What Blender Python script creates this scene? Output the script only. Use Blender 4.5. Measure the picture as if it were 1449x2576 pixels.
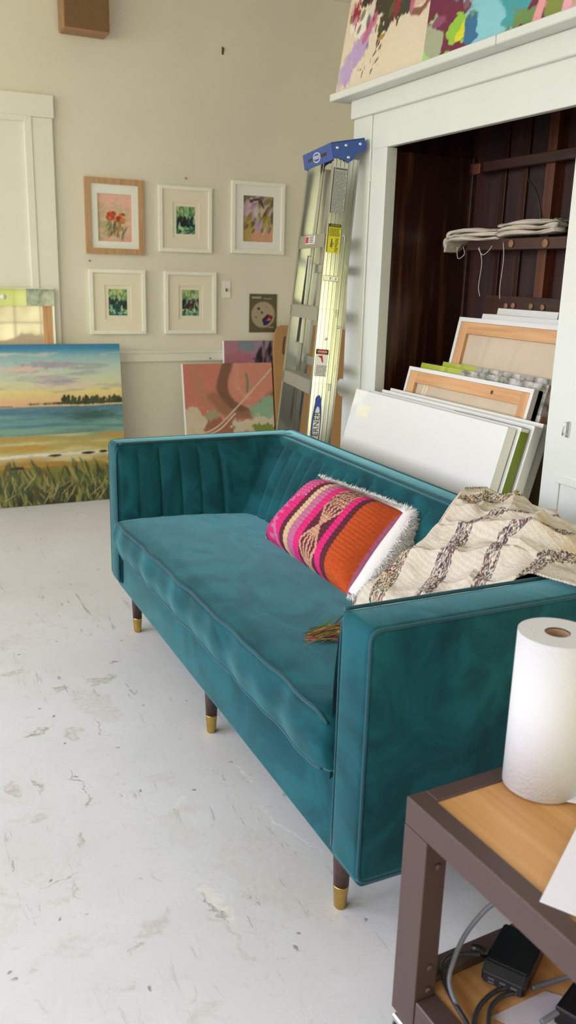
import bpy, bmesh, math, random
import numpy as np
from mathutils import Vector, Matrix, Euler
C = bpy.context.scene.collection
SC = bpy.context.scene
for o in list(bpy.data.objects): bpy.data.objects.remove(o)
PI = math.pi
random.seed(7)

# ------------------------------------------------------------------ camera
FPX, YAW, PITCH, ROLL, CAMZ = 2161.15, .4507, -.2692, .0277, 1.3
W, H = 1449, 2576
fw = Vector((math.sin(YAW)*math.cos(PITCH), math.cos(YAW)*math.cos(PITCH), math.sin(PITCH)))
rt = Vector((math.cos(YAW), -math.sin(YAW), 0)); up = rt.cross(fw)
r2 = math.cos(ROLL)*rt + math.sin(ROLL)*up; u2 = -math.sin(ROLL)*rt + math.cos(ROLL)*up
cam = bpy.data.cameras.new('camera'); camo = bpy.data.objects.new('camera', cam); C.objects.link(camo)
camo.matrix_world = Matrix(((r2.x, u2.x, -fw.x, 0), (r2.y, u2.y, -fw.y, 0), (r2.z, u2.z, -fw.z, CAMZ), (0, 0, 0, 1)))
cam.sensor_fit = 'VERTICAL'; cam.sensor_height = 36; cam.lens = 36*FPX/H; cam.clip_start = .02
cam.dof.use_dof = True; cam.dof.focus_distance = 2.35; cam.dof.aperture_fstop = 5.0
SC.camera = camo
# ------------------------------------------------------------------ light
SC.view_settings.view_transform = 'Standard'; SC.view_settings.look = 'None'
SC.view_settings.gamma = 1; SC.view_settings.use_curve_mapping = False
SC.view_settings.exposure = 1.13
SC.cycles.max_bounces = 7; SC.cycles.diffuse_bounces = 5; SC.cycles.glossy_bounces = 3
SC.cycles.use_adaptive_sampling = True; SC.cycles.adaptive_threshold = .025
SC.cycles.use_denoising = True
SC.cycles.sample_clamp_indirect = 8
world = bpy.data.worlds.new('world'); SC.world = world; world.use_nodes = True
SKY_GAIN, TREE_GAIN, WORLD_STRENGTH = 1.0, 1.0, 6.0

def lin(c):
    if isinstance(c, str): c = [int(c[i:i+2], 16) for i in (1, 3, 5)]
    return tuple((v/255/12.92 if v/255 <= .04045 else ((v/255+.055)/1.055)**2.4) for v in c)

def build_world():
    nt = world.node_tree; nt.nodes.clear(); n = nt.nodes.new; L = nt.links.new
    tc = n('ShaderNodeTexCoord'); sx = n('ShaderNodeSeparateXYZ'); L(tc.outputs['Generated'], sx.inputs[0])
    sky = n('ShaderNodeValToRGB'); L(sx.outputs['Z'], sky.inputs[0])
    e = sky.color_ramp.elements
    e[0].position = 0; e[0].color = (.34, .31, .31, 1); e[1].position = .6; e[1].color = (.86, .95, 1.27, 1)
    k = sky.color_ramp.elements.new(.02); k.color = (1.0, .99, 1.16, 1)
    nz = n('ShaderNodeTexNoise'); nz.inputs['Scale'].default_value = 9; nz.inputs['Detail'].default_value = 6; nz.inputs['Roughness'].default_value = .7
    L(tc.outputs['Generated'], nz.inputs['Vector'])
    tr = n('ShaderNodeValToRGB'); L(nz.outputs['Fac'], tr.inputs[0])
    e = tr.color_ramp.elements; e[0].position = .36; e[0].color = (.07, .09, .03, 1); e[1].position = .66; e[1].color = (1.35, 1.25, .70, 1)
    k = tr.color_ramp.elements.new(.5); k.color = (.62, .62, .30, 1)
    # trees stand low towards -Y (behind the viewer); open sky above and to the side
    m1 = n('ShaderNodeMath'); m1.operation = 'MULTIPLY_ADD'; L(nz.outputs['Fac'], m1.inputs[0]); m1.inputs[1].default_value = .35; m1.inputs[2].default_value = .16
    m2 = n('ShaderNodeMath'); m2.operation = 'LESS_THAN'; L(sx.outputs['Z'], m2.inputs[0]); L(m1.outputs[0], m2.inputs[1])
    m3 = n('ShaderNodeMapRange'); L(sx.outputs['Y'], m3.inputs[0]); m3.inputs[1].default_value = -.25; m3.inputs[2].default_value = -.5
    m4 = n('ShaderNodeMath'); m4.operation = 'MULTIPLY'; L(m2.outputs[0], m4.inputs[0]); L(m3.outputs[0], m4.inputs[1])
    mx = n('ShaderNodeMix'); mx.data_type = 'RGBA'; L(m4.outputs[0], mx.inputs[0]); L(sky.outputs[0], mx.inputs[6]); L(tr.outputs[0], mx.inputs[7])
    bg = n('ShaderNodeBackground'); L(mx.outputs[2], bg.inputs[0]); bg.inputs[1].default_value = WORLD_STRENGTH
    out = n('ShaderNodeOutputWorld'); L(bg.outputs[0], out.inputs[0])
build_world()
ROOM = dict(x0=-2.8, x1=3.3, y0=-2.4, y1=5.05, z=2.87)
# window openings: (wall, from, to, sill, head)
WINDOWS = [('left', -1.5, .3, 1.0, 2.65), ('left', .8, 2.4, 1.0, 2.65), ('left', 2.75, 4.3, 1.0, 2.65), ('front', 1.45, 2.5, .3, 2.1)]
def portal(wall, a, b, z0, z1):
    l = bpy.data.lights.new('window_light', 'AREA'); l.shape = 'RECTANGLE'; l.cycles.is_portal = True
    o = bpy.data.objects.new('window_light', l); C.objects.link(o)
    l.size = b-a; l.size_y = z1-z0
    if wall == 'left':
        o.location = (ROOM['x0']-.13, (a+b)/2, (z0+z1)/2); o.rotation_euler = (PI/2, 0, -PI/2)
    else:
        o.location = ((a+b)/2, ROOM['y0']-.13, (z0+z1)/2); o.rotation_euler = (PI/2, 0, 0)
        o.rotation_euler = (-PI/2, 0, PI)
    return o
for w in WINDOWS: portal(*w)

# ------------------------------------------------------------------ helpers
MATS = {}
def pmat(name, col, rough=.6, metal=0, noise=0, nscale=20, bump=0, bscale=80, coat=0, sheen=0, col2=None, stretch=None, spec=.5, attr=None, bdetail=4, coat_rough=.05):
    if name in MATS: return MATS[name]
    m = bpy.data.materials.new(name); m.use_nodes = True; nt = m.node_tree; n = nt.nodes.new; L = nt.links.new
    b = nt.nodes['Principled BSDF']
    b.inputs['Roughness'].default_value = rough; b.inputs['Metallic'].default_value = metal
    b.inputs['Specular IOR Level'].default_value = spec
    b.inputs['Coat Weight'].default_value = coat; b.inputs['Coat Roughness'].default_value = coat_rough
    c = lin(col) if col is not None else (1, 1, 1)
    tc = n('ShaderNodeTexCoord'); mp = n('ShaderNodeMapping'); L(tc.outputs['Object'], mp.inputs[0])
    if stretch: mp.inputs['Scale'].default_value = stretch
    if attr:
        a = n('ShaderNodeAttribute'); a.attribute_name = attr; src = a.outputs['Color']; L(src, b.inputs['Base Color'])
    elif noise or col2:
        nz = n('ShaderNodeTexNoise'); nz.inputs['Scale'].default_value = nscale; nz.inputs['Detail'].default_value = 5
        L(mp.outputs[0], nz.inputs['Vector'])
        r = n('ShaderNodeValToRGB'); L(nz.outputs['Fac'], r.inputs[0])
        c2 = lin(col2) if col2 else tuple(v*(1-noise) for v in c)
        r.color_ramp.elements[0].position = .35; r.color_ramp.elements[0].color = (*c2, 1)
        r.color_ramp.elements[1].position = .65; r.color_ramp.elements[1].color = (*c, 1)
        L(r.outputs[0], b.inputs['Base Color'])
    else: b.inputs['Base Color'].default_value = (*c, 1)
    if sheen:
        b.inputs['Sheen Weight'].default_value = sheen; b.inputs['Sheen Roughness'].default_value = .35
    if bump:
        nb = n('ShaderNodeTexNoise'); nb.inputs['Scale'].default_value = bscale; nb.inputs['Detail'].default_value = bdetail; L(mp.outputs[0], nb.inputs['Vector'])
        bp = n('ShaderNodeBump'); bp.inputs['Strength'].default_value = bump; bp.inputs['Distance'].default_value = .004
        L(nb.outputs['Fac'], bp.inputs['Height']); L(bp.outputs[0], b.inputs['Normal'])
    MATS[name] = m; return m

def link(name, me, m, parent=None, smooth=False):
    o = bpy.data.objects.new(name, me); C.objects.link(o)
    if m: me.materials.append(m)
    if parent: o.parent = parent
    if smooth:
        for p in me.polygons: p.use_smooth = True
    return o
def raw(name, V, F, m, parent=None, smooth=False, cols=None):
    me = bpy.data.meshes.new(name); me.from_pydata([tuple(v) for v in V], [], [tuple(f) for f in F]); me.update()
    if cols is not None:
        at = me.color_attributes.new('paint', 'FLOAT_COLOR', 'POINT')
        a = np.ones((len(V), 4), np.float32); a[:, :3] = cols; at.data.foreach_set('color', a.ravel())
    return link(name, me, m, parent, smooth)
def from_bm(name, bm, m, parent=None, smooth=False):
    bmesh.ops.recalc_face_normals(bm, faces=bm.faces[:])
    me = bpy.data.meshes.new(name); bm.to_mesh(me); bm.free(); return link(name, me, m, parent, smooth)
def bm_box(bm, lo, hi, bev=0, seg=2, M=None):
    t = bmesh.new(); bmesh.ops.create_cube(t, size=1)
    for v in t.verts: v.co = Vector([lo[i]+(v.co[i]+.5)*(hi[i]-lo[i]) for i in range(3)])
    if bev: bmesh.ops.bevel(t, geom=t.edges[:], offset=bev, segments=seg, affect='EDGES', profile=.5)
    if M: bmesh.ops.transform(t, matrix=M, verts=t.verts[:])
    me = bpy.data.meshes.new('t'); t.to_mesh(me); t.free(); bm.from_mesh(me); bpy.data.meshes.remove(me)
def box(name, lo, hi, m, parent=None, bev=.002, seg=2, M=None, smooth=False):
    bm = bmesh.new(); bm_box(bm, lo, hi, bev, seg, M); return from_bm(name, bm, m, parent, smooth)
def boxes(name, L, m, parent=None, bev=0, seg=1):
    bm = bmesh.new()
    for b in L: bm_box(bm, b[0], b[1], bev, seg, b[2] if len(b) > 2 else None)
    return from_bm(name, bm, m, parent)
def bm_lathe(bm, prof, n=32, M=None, close=True):
    rings = []
    for r, z in prof:
        rings.append([bm.verts.new((M or Matrix()) @ Vector((r*math.cos(2*PI*i/n), r*math.sin(2*PI*i/n), z))) for i in range(n)])
    for a, b in zip(rings, rings[1:]):
        for i in range(n): bm.faces.new((a[i], a[(i+1) % n], b[(i+1) % n], b[i]))
    if close:
        bm.faces.new(rings[0][::-1]); bm.faces.new(rings[-1])
def lathe(name, prof, m, parent=None, n=32, M=None, close=True, smooth=True):
    bm = bmesh.new(); bm_lathe(bm, prof, n, M, close); o = from_bm(name, bm, m, parent, smooth)
    return o
def catmull(P, k=8):
    P = [Vector(p) for p in P]; Q = [P[0]*2-P[1]]+P+[P[-1]*2-P[-2]]; out = []
    for i in range(1, len(Q)-2):
        for j in range(k):
            t = j/k; a, b, c, d = Q[i-1:i+3]
            out.append(.5*((2*b)+(c-a)*t+(2*a-5*b+4*c-d)*t*t+(3*b-a-3*c+d)*t**3))
    out.append(P[-1]); return out
def bm_tube(bm, pts, r, n=8):
    pts = [Vector(p) for p in pts]; rings = []; ref = None
    for i, p in enumerate(pts):
        t = (pts[min(i+1, len(pts)-1)]-pts[max(i-1, 0)])
        if t.length < 1e-9: t = Vector((0, 0, 1))
        t.normalize()
        if ref is None: ref = t.orthogonal()
        ref = (ref - t*ref.dot(t));
        if ref.length < 1e-6: ref = t.orthogonal()
        ref.normalize(); bi = t.cross(ref); rr = r(i/(len(pts)-1)) if callable(r) else r
        rings.append([bm.verts.new(p+rr*(math.cos(2*PI*k/n)*ref+math.sin(2*PI*k/n)*bi)) for k in range(n)])
    for a, b in zip(rings, rings[1:]):
        for i in range(n): bm.faces.new((a[i], a[(i+1) % n], b[(i+1) % n], b[i]))
    bm.faces.new(rings[0][::-1]); bm.faces.new(rings[-1])
def tube(name, pts, r, m, parent=None, n=8, k=8, smooth=True):
    bm = bmesh.new(); bm_tube(bm, catmull(pts, k) if k else pts, r, n); return from_bm(name, bm, m, parent, smooth)
def bm_prism(bm, poly, z0, z1, M=None):
    M = M or Matrix()
    a = [bm.verts.new(M @ Vector((x, y, z0))) for x, y in poly]; b = [bm.verts.new(M @ Vector((x, y, z1))) for x, y in poly]
    n = len(poly); bm.faces.new(a[::-1]); bm.faces.new(b)
    for i in range(n): bm.faces.new((a[i], a[(i+1) % n], b[(i+1) % n], b[i]))
def empty(name, loc=(0, 0, 0), rot=(0, 0, 0)):
    o = bpy.data.objects.new(name, None); C.objects.link(o); o.location = loc; o.rotation_euler = rot; o.empty_display_size = .05; return o
def tag(o, label=None, cat=None, group=None, kind=None):
    if label: o['label'] = label
    if cat: o['category'] = cat
    if group: o['group'] = group
    if kind: o['kind'] = kind
    return o
def text(name, s, size, m, parent, M, ext=.0004, space=1.0):
    cu = bpy.data.curves.new('txt', 'FONT'); cu.body = s; cu.size = size; cu.extrude = ext; cu.align_x = 'CENTER'; cu.align_y = 'CENTER'; cu.space_character = space
    t = bpy.data.objects.new('txt', cu); C.objects.link(t)
    dg = bpy.context.evaluated_depsgraph_get(); me = bpy.data.meshes.new_from_object(t.evaluated_get(dg))
    bpy.data.objects.remove(t); me.transform(M); me.materials.clear(); return link(name, me, m, parent)
RT = Matrix((r2, u2, fw))
def ray(px, py): return RT.transposed() @ Vector(((px-W/2)/FPX, -(py-H/2)/FPX, 1))
def at(px, py, axis, val):
    d = ray(px, py); c = Vector((0, 0, CAMZ)); return c + d*((val-c[axis])/d[axis])

# ---- numpy painting
def fbm(shape, fx, fy, seed, octv=4):
    h, w = shape; rng = np.random.RandomState(seed); out = np.zeros(shape); amp = 1; tot = 0
    for o in range(octv):
        nx, ny = max(1, int(fx*2**o)), max(1, int(fy*2**o)); g = rng.rand(ny+2, nx+2)
        X = np.linspace(0, nx, w); Y = np.linspace(0, ny, h); xi = np.minimum(X.astype(int), nx); yi = np.minimum(Y.astype(int), ny)
        xf = (X-xi); yf = (Y-yi); xf = xf*xf*(3-2*xf); yf = yf*yf*(3-2*yf)
        a = g[np.ix_(yi, xi)]*(1-xf)+g[np.ix_(yi, xi+1)]*xf; b = g[np.ix_(yi+1, xi)]*(1-xf)+g[np.ix_(yi+1, xi+1)]*xf
        out += amp*(a*(1-yf)[:, None]+b*yf[:, None]); tot += amp; amp *= .5
    return out/tot-.5
class Paint:
    def __init__(s, w, h, bg, seed=1):
        s.w, s.h, s.seed = w, h, seed; s.a = np.ones((h, w, 3))*np.array(lin(bg)); s.U, s.V = np.meshgrid(np.linspace(0, 1, w), np.linspace(0, 1, h)); s.k = seed*100
    def _n(s, fx, fy, o=4): s.k += 1; return fbm((s.h, s.w), fx, fy, s.k, o)
    def mix(s, m, c): m = np.clip(m, 0, 1)[..., None]; s.a = s.a*(1-m)+np.array(lin(c))*m
    def grad(s, stops):
        vs = [v for v, c in stops]; cs = np.array([lin(c) for v, c in stops])
        for i in range(3): s.a[..., i] = np.interp(s.V, vs, cs[:, i])
    def blob(s, cx, cy, rx, ry, c, rot=0, warp=.5, edge=.15, op=1, f=(5, 5)):
        ca, sa = math.cos(rot), math.sin(rot); dx, dy = s.U-cx, s.V-cy
        d = np.sqrt(((dx*ca+dy*sa)/rx)**2+((-dx*sa+dy*ca)/ry)**2)+warp*(2*s._n(*f)+1.3*s._n(f[0]*4, f[1]*4, 3))
        s.mix((1-d)/edge*op if op == 1 else np.clip((1-d)/edge, 0, 1)*op, c)
    def stroke(s, pts, wd, c, warp=.3, edge=.3, op=1, f=(8, 8)):
        P = catmull([(x, y, 0) for x, y in pts], 12); D = np.full(s.U.shape, 9.); 
        for a, b in zip(P, P[1:]):
            vx, vy = b.x-a.x, b.y-a.y; t = np.clip(((s.U-a.x)*vx+(s.V-a.y)*vy)/(vx*vx+vy*vy+1e-9), 0, 1)
            D = np.minimum(D, np.hypot(s.U-a.x-t*vx, s.V-a.y-t*vy))
        s.mix(np.clip((1-D/wd+warp*2*s._n(*f))/edge, 0, 1)*op, c)
    def dab(s, n, box_, r, cols, asp=2, rot=0, jit=.6, op=.8):
        rng = np.random.RandomState(s.k); s.k += 1
        for i in range(n):
            x = box_[0]+rng.rand()*(box_[1]-box_[0]); y = box_[2]+rng.rand()*(box_[3]-box_[2]); q = r*(.5+rng.rand())
            a = rot+(rng.rand()-.5)*2*jit; ca, sa = math.cos(a), math.sin(a); dx, dy = s.U-x, s.V-y
            d = np.sqrt(((dx*ca+dy*sa)/(q*asp))**2+((-dx*sa+dy*ca)/q)**2); s.mix(np.clip((1-d)*3, 0, 1)*op, cols[rng.randint(len(cols))])
    def grain(s, amt=.12, fx=20, fy=60): s.a *= (1+amt*2*s._n(fx, fy, 3))[..., None]; s.a = np.clip(s.a, .002, .95)

def art_mesh(name, w, h, t, P, m, side=(.8, .8, .78), parent=None, y=0, x0=0, z0=0, back=True):
    """painted panel: width along x, height z, front at y, body behind it (one mesh)"""
    nx, nz = P.w, P.h; V = []; cols = []
    X = np.linspace(x0, x0+w, nx); Z = np.linspace(z0, z0+h, nz)
    XX, ZZ = np.meshgrid(X, Z); V = np.stack([XX.ravel(), np.full(nx*nz, y), ZZ.ravel()], 1).tolist(); cols = P.a.reshape(-1, 3).tolist()
    idx = np.arange(nx*nz).reshape(nz, nx)
    F = np.stack([idx[:-1, :-1].ravel(), idx[:-1, 1:].ravel(), idx[1:, 1:].ravel(), idx[1:, :-1].ravel()], 1).tolist()
    if back:
        b = len(V)
        for yy in (y, y+t):
            for (xx, zz) in ((x0, z0), (x0+w, z0), (x0+w, z0+h), (x0, z0+h)): V.append((xx, yy, zz)); cols.append(side)
        for i in range(4): j = (i+1) % 4; F.append((b+i, b+4+i, b+4+j, b+j))
        F.append((b+4, b+7, b+6, b+5))
    return raw(name, V, F, m, parent, False, np.array(cols, np.float32))

# ------------------------------------------------------------------ materials
def floor_mat():
    m = bpy.data.materials.new('painted_floor'); m.use_nodes = True; nt = m.node_tree; n = nt.nodes.new; L = nt.links.new; b = nt.nodes['Principled BSDF']
    tc = n('ShaderNodeTexCoord')
    def noise(scale, det=5, rough=.6, dist=0, vec=None):
        z = n('ShaderNodeTexNoise'); z.inputs['Scale'].default_value = scale; z.inputs['Detail'].default_value = det; z.inputs['Roughness'].default_value = rough; z.inputs['Distortion'].default_value = dist
        L(vec or tc.outputs['Object'], z.inputs['Vector']); return z.outputs['Fac']
    def rng(src, a, b_, c=0, d=1):
        r = n('ShaderNodeMapRange'); L(src, r.inputs[0]); r.inputs[1].default_value = a; r.inputs[2].default_value = b_; r.inputs[3].default_value = c; r.inputs[4].default_value = d; return r.outputs[0]
    def mul(a, c):
        q = n('ShaderNodeMath'); q.operation = 'MULTIPLY'; L(a, q.inputs[0])
        if isinstance(c, float): q.inputs[1].default_value = c
        else: L(c, q.inputs[1])
        return q.outputs[0]
    def mixc(f, a, c):
        x = n('ShaderNodeMix'); x.data_type = 'RGBA'; L(f, x.inputs[0])
        if isinstance(a, tuple): x.inputs[6].default_value = (*a, 1)
        else: L(a, x.inputs[6])
        x.inputs[7].default_value = (*c, 1); return x.outputs[2]
    col = mixc(rng(noise(1.6, 4), .38, .68), lin('#dcdad6'), lin('#d3d0c8'))
    zone = rng(noise(.9, 2), .46, .6)
    # worn-through patches
    col = mixc(mul(mul(rng(noise(7, 8, .72, 1.2), .52, .66), zone), .38), col, lin('#b3a88f'))
    col = mixc(mul(rng(noise(24, 6, .7, 1.5), .60, .70), .38), col, lin('#a89f8b'))
    # dark specks
    vo = n('ShaderNodeTexVoronoi'); vo.voronoi_dimensions = '2D'; vo.inputs['Scale'].default_value = 7; vo.inputs['Randomness'].default_value = 1; wq = n('ShaderNodeTexNoise'); wq.inputs['Scale'].default_value = 45; wq.inputs['Detail'].default_value = 3; L(tc.outputs['Object'], wq.inputs['Vector']); wv_ = n('ShaderNodeVectorMath'); wv_.operation = 'MULTIPLY_ADD'; L(wq.outputs['Color'], wv_.inputs[0]); wv_.inputs[1].default_value = (.03, .03, 0); L(tc.outputs['Object'], wv_.inputs[2]); L(wv_.outputs[0], vo.inputs['Vector'])
    vs = n('ShaderNodeSeparateColor'); L(vo.outputs['Color'], vs.inputs[0])
    spk = mul(rng(vo.outputs['Distance'], .042, .018), rng(vs.outputs[0], .58, .62))
    col = mixc(mul(spk, .7), col, lin('#6d675b'))
    # long scratches
    mp = n('ShaderNodeMapping'); L(tc.outputs['Object'], mp.inputs[0]); mp.inputs['Scale'].default_value = (9, 1.3, 1); mp.inputs['Rotation'].default_value = (0, 0, .25)
    scr = mul(rng(noise(3.0, 7, .75, .8, mp.outputs[0]), .60, .64), rng(noise(1.7, 2), .45, .55))
    col = mixc(mul(scr, .6), col, lin('#8f8676'))
    wz = n('ShaderNodeTexNoise'); wz.inputs['Scale'].default_value = 14; wz.inputs['Detail'].default_value = 5; L(tc.outputs['Object'], wz.inputs['Vector'])
    ws = n('ShaderNodeVectorMath'); ws.operation = 'MULTIPLY_ADD'; L(wz.outputs['Color'], ws.inputs[0]); ws.inputs[1].default_value = (.12, .12, 0); L(tc.outputs['Object'], ws.inputs[2])
    hs = []
    for (px, py, rx, ry, rot, c, k) in FLOOR_MARKS:
        q = at(px, py, 2, 0); mm = n('ShaderNodeMapping'); mm.vector_type = 'TEXTURE'; L(ws.outputs[0], mm.inputs[0]); mm.inputs['Location'].default_value = (q.x+.06, q.y+.06, 0); mm.inputs['Rotation'].default_value = (0, 0, rot); mm.inputs['Scale'].default_value = (rx, ry, 1)
        ln = n('ShaderNodeVectorMath'); ln.operation = 'LENGTH'; L(mm.outputs[0], ln.inputs[0])
        f = mul(rng(ln.outputs['Value'], 1.0, .75), rng(noise(60, 6, .7), .35, .6)); col = mixc(mul(f, k), col, lin(c)); hs.append(f)
    L(col, b.inputs['Base Color']); b.inputs['Roughness'].default_value = .42; b.inputs['Specular IOR Level'].default_value = .4
    bp = n('ShaderNodeBump'); bp.inputs['Strength'].default_value = .35; bp.inputs['Distance'].default_value = .004
    ad = n('ShaderNodeMath'); ad.operation = 'ADD'; L(mul(noise(9, 8, .65, 1.0), 1.0), ad.inputs[0]); L(mul(scr, 1.2), ad.inputs[1])
    L(ad.outputs[0], bp.inputs['Height']); L(bp.outputs[0], b.inputs['Normal'])
    return m
def velvet_mat(name='teal_velvet'):
    m = bpy.data.materials.new(name); m.use_nodes = True; nt = m.node_tree; n = nt.nodes.new; L = nt.links.new; b = nt.nodes['Principled BSDF']
    tc = n('ShaderNodeTexCoord'); mp = n('ShaderNodeMapping'); L(tc.outputs['Object'], mp.inputs[0]); mp.inputs['Scale'].default_value = (1.6, .9, 1.2)
    z = n('ShaderNodeTexNoise'); z.inputs['Scale'].default_value = 4.2; z.inputs['Detail'].default_value = 5; z.inputs['Distortion'].default_value = 1.6; z.inputs['Roughness'].default_value = .55; L(mp.outputs[0], z.inputs['Vector'])
    r = n('ShaderNodeValToRGB'); L(z.outputs['Fac'], r.inputs[0]); e = r.color_ramp.elements
    e[0].position = .34; e[0].color = (*lin('#09353b'), 1); e[1].position = .62; e[1].color = (*lin('#135259'), 1)
    k = r.color_ramp.elements.new(.48); k.color = (*lin('#0d434a'), 1)
    L(r.outputs[0], b.inputs['Base Color']); b.inputs['Roughness'].default_value = .8; b.inputs['Specular IOR Level'].default_value = .15
    b.inputs['Sheen Weight'].default_value = .75; b.inputs['Sheen Roughness'].default_value = .36; b.inputs['Sheen Tint'].default_value = (.36, .82, .90, 1)
    z2 = n('ShaderNodeTexNoise'); z2.inputs['Scale'].default_value = 420; L(tc.outputs['Object'], z2.inputs['Vector'])
    bp = n('ShaderNodeBump'); bp.inputs['Strength'].default_value = .12; bp.inputs['Distance'].default_value = .001; L(z2.outputs['Fac'], bp.inputs['Height'])
    z3 = n('ShaderNodeTexNoise'); z3.inputs['Scale'].default_value = 3.2; z3.inputs['Detail'].default_value = 1.5; z3.inputs['Distortion'].default_value = .9; L(mp.outputs[0], z3.inputs['Vector'])
    b2 = n('ShaderNodeBump'); b2.inputs['Strength'].default_value = .30; b2.inputs['Distance'].default_value = .012; L(z3.outputs['Fac'], b2.inputs['Height']); L(bp.outputs[0], b2.inputs['Normal']); L(b2.outputs[0], b.inputs['Normal'])
    return m
def wood_mat(name, c1, c2, axis='z', scale=3, rough=.45, coat=0, dens=14):
    st = {'x': (.6, dens, dens), 'y': (dens, .6, dens), 'z': (dens, dens, .6)}[axis]
    return pmat(name, c1, rough, col2=c2, nscale=scale, stretch=st, bump=.08, bscale=scale*2, coat=coat)
M_WALL = pmat('wall_paint', '#e0dacd', .75, noise=.04, nscale=2.5, bump=.05, bscale=30)
M_CEIL = pmat('ceiling_paint', '#e2e0d8', .8, noise=.03, nscale=4)
M_TRIM = pmat('trim_paint', '#e6e3da', .4, noise=.03, nscale=5, bump=.03, bscale=40)
M_CAB = pmat('cabinet_white_paint', '#d9dcd3', .38, noise=.03, nscale=6, bump=.05, bscale=30)
# worn marks in the floor paint: pixel of the mark, radii in metres, turn, colour, strength
FLOOR_MARKS = [(556, 2275, .012, .085, .12, '#e9e4d2', .9), (548, 2290, .006, .05, .1, '#8d8470', .7), (585, 2360, .008, .10, .22, '#c3bba9', .6), (240, 1770, .06, .15, .3, '#b3a78c', .32), (260, 1710, .05, .025, .2, '#9c8f72', .6), (95, 1840, .05, .012, .4, '#9a8c6c', .8), (205, 1980, .004, .10, .1, '#7d725e', .7), (88, 1975, .008, .04, .1, '#8c7f62', .7), (252, 1825, .004, .06, .15, '#857a64', .6), (380, 2330, .05, .02, .2, '#b8ad98', .5), (50, 2456, .011, .008, 0, '#514b40', .8), (30, 1990, .012, .05, .2, '#a5987c', .5), (640, 1720, .06, .2, .3, '#c4b89c', .4), (180, 1840, .03, .05, .2, '#a89c84', .5), (470, 2040, .05, .03, .3, '#cbbfa4', .4), (330, 2390, .02, .012, .4, '#9a9080', .5), (115, 1385, .008, .05, .1, '#dcd6c8', .7), (30, 1690, .05, .02, .2, '#aa9d80', .5), (150, 1730, .03, .012, .3, '#9c8f72', .6), (350, 1640, .006, .07, .3, '#cfcabc', .7), (610, 1940, .006, .05, .2, '#f0eee6', .7), (730, 2090, .005, .16, .25, '#f0eee6', .6), (440, 2020, .05, .01, .5, '#ebe8de', .6), (200, 2110, .02, .006, .4, '#a89e88', .6), (160, 2210, .06, .003, .2, '#958b77', .6), (200, 2230, .004, .03, .1, '#a09580', .5), (680, 2200, .10, .22, .2, '#c9bfa6', .35), (100, 2060, .03, .02, .2, '#b5aa92', .5), (310, 2000, .004, .02, .2, '#8d8470', .6), (420, 1960, .03, .03, .2, '#c4b6a8', .35), (145, 1700, .01, .008, 0, '#7a705a', .7), (290, 1668, .011, .007, 0, '#5f5848', .7), (305, 1610, .008, .006, 0, '#6a6250', .7), (215, 2300, .008, .006, 0, '#6a6250', .6), (455, 2090, .04, .10, .3, '#d0c6ae', .35)]
M_FLOOR = floor_mat(); M_VEL = velvet_mat()
M_PIPE = pmat('teal_piping', '#0e4650', .8, sheen=.3)
M_BRASS = pmat('brass', '#c9a75c', .28, 1, noise=.15, nscale=60)
M_LEG = wood_mat('dark_walnut', '#4a302a', '#33211d', 'z', 4, .4)
M_MAHOG = wood_mat('dark_mahogany', '#3b1c12', '#170a07', 'z', 3.2, .33, dens=9)
M_STREAK = wood_mat('streaked_mahogany', '#5e3a1e', '#2a120b', 'z', 3.6, .3, dens=12)
for e_, p_ in zip([e for nd in M_STREAK.node_tree.nodes if nd.type == 'VALTORGB' for e in nd.color_ramp.elements], (.52, .78)): e_.position = p_
M_MAHOG2 = wood_mat('dark_mahogany_rail', '#43241d', '#2a1410', 'y', 3, .4)
M_POST = wood_mat('lighter_mahogany_strip', '#6a3520', '#452012', 'z', 3, .4)
M_DOWEL = pmat('dowel_end', '#8a6844', .6, noise=.2, nscale=80)
M_ALU = pmat('aluminium', '#d2d3cd', .2, 1, noise=.03, nscale=3)
M_ALU2 = pmat('aluminium_step', '#cfd0ca', .38, 1)
M_BLUE = pmat('blue_plastic', '#2a4f9c', .4, noise=.06, nscale=30)
M_STEEL = pmat('steel_rivet', '#dfe0de', .22, 1)
M_WHITE = pmat('white_label', '#e8e8e2', .5); M_BLACK = pmat('black_print', '#141414', .5); M_RED = pmat('red_print', '#b03026', .5); M_YEL = pmat('yellow_label', '#d9cf10', .45)
M_DKBLUE = pmat('blue_print', '#2845a8', .45); M_GREYT = pmat('grey_print', '#5d5f5c', .6)
M_PAINT = pmat('painted_canvas', None, .5, attr='paint', bump=.12, bscale=90)
M_PRINT = pmat('art_print', None, .55, attr='paint')
M_FRAMEW = pmat('white_frame', '#efece4', .4, noise=.03, nscale=20); M_MAT = pmat('cream_mat_board', '#e6ddcb', .85); M_MATW = pmat('white_mat_board', '#e9e8e6', .85)
M_OAK = wood_mat('light_oak_frame', '#c39b74', '#ad8560', 'z', 5, .5)
M_PINE = wood_mat('pine_stretcher', '#d6a877', '#c08e5e', 'x', 5, .5)
M_RAWC = pmat('raw_canvas', '#c9b79d', .5, noise=.06, nscale=8, coat=1, coat_rough=.03)
M_WRAPW = pmat('wrapped_white_canvas', '#dcdcd8', .45, coat=.55, coat_rough=.06, noise=.02, nscale=6)
M_CARD = pmat('cardboard', '#b08659', .75, noise=.06, nscale=12)
M_BROWNF = pmat('brown_box_front', '#7b5b3c', .7, noise=.12, nscale=40, bump=.1); M_BROWNS = pmat('brown_box_side', '#a67c5c', .6, noise=.1, nscale=20)
M_CARTM = pmat('brown_powder_coat', '#4d3a35', .42, noise=.05, nscale=40, bump=.06, bscale=200)
M_BAMB = wood_mat('bamboo_board', '#c9995f', '#b48048', 'y', 3, .4, dens=16)
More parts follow.
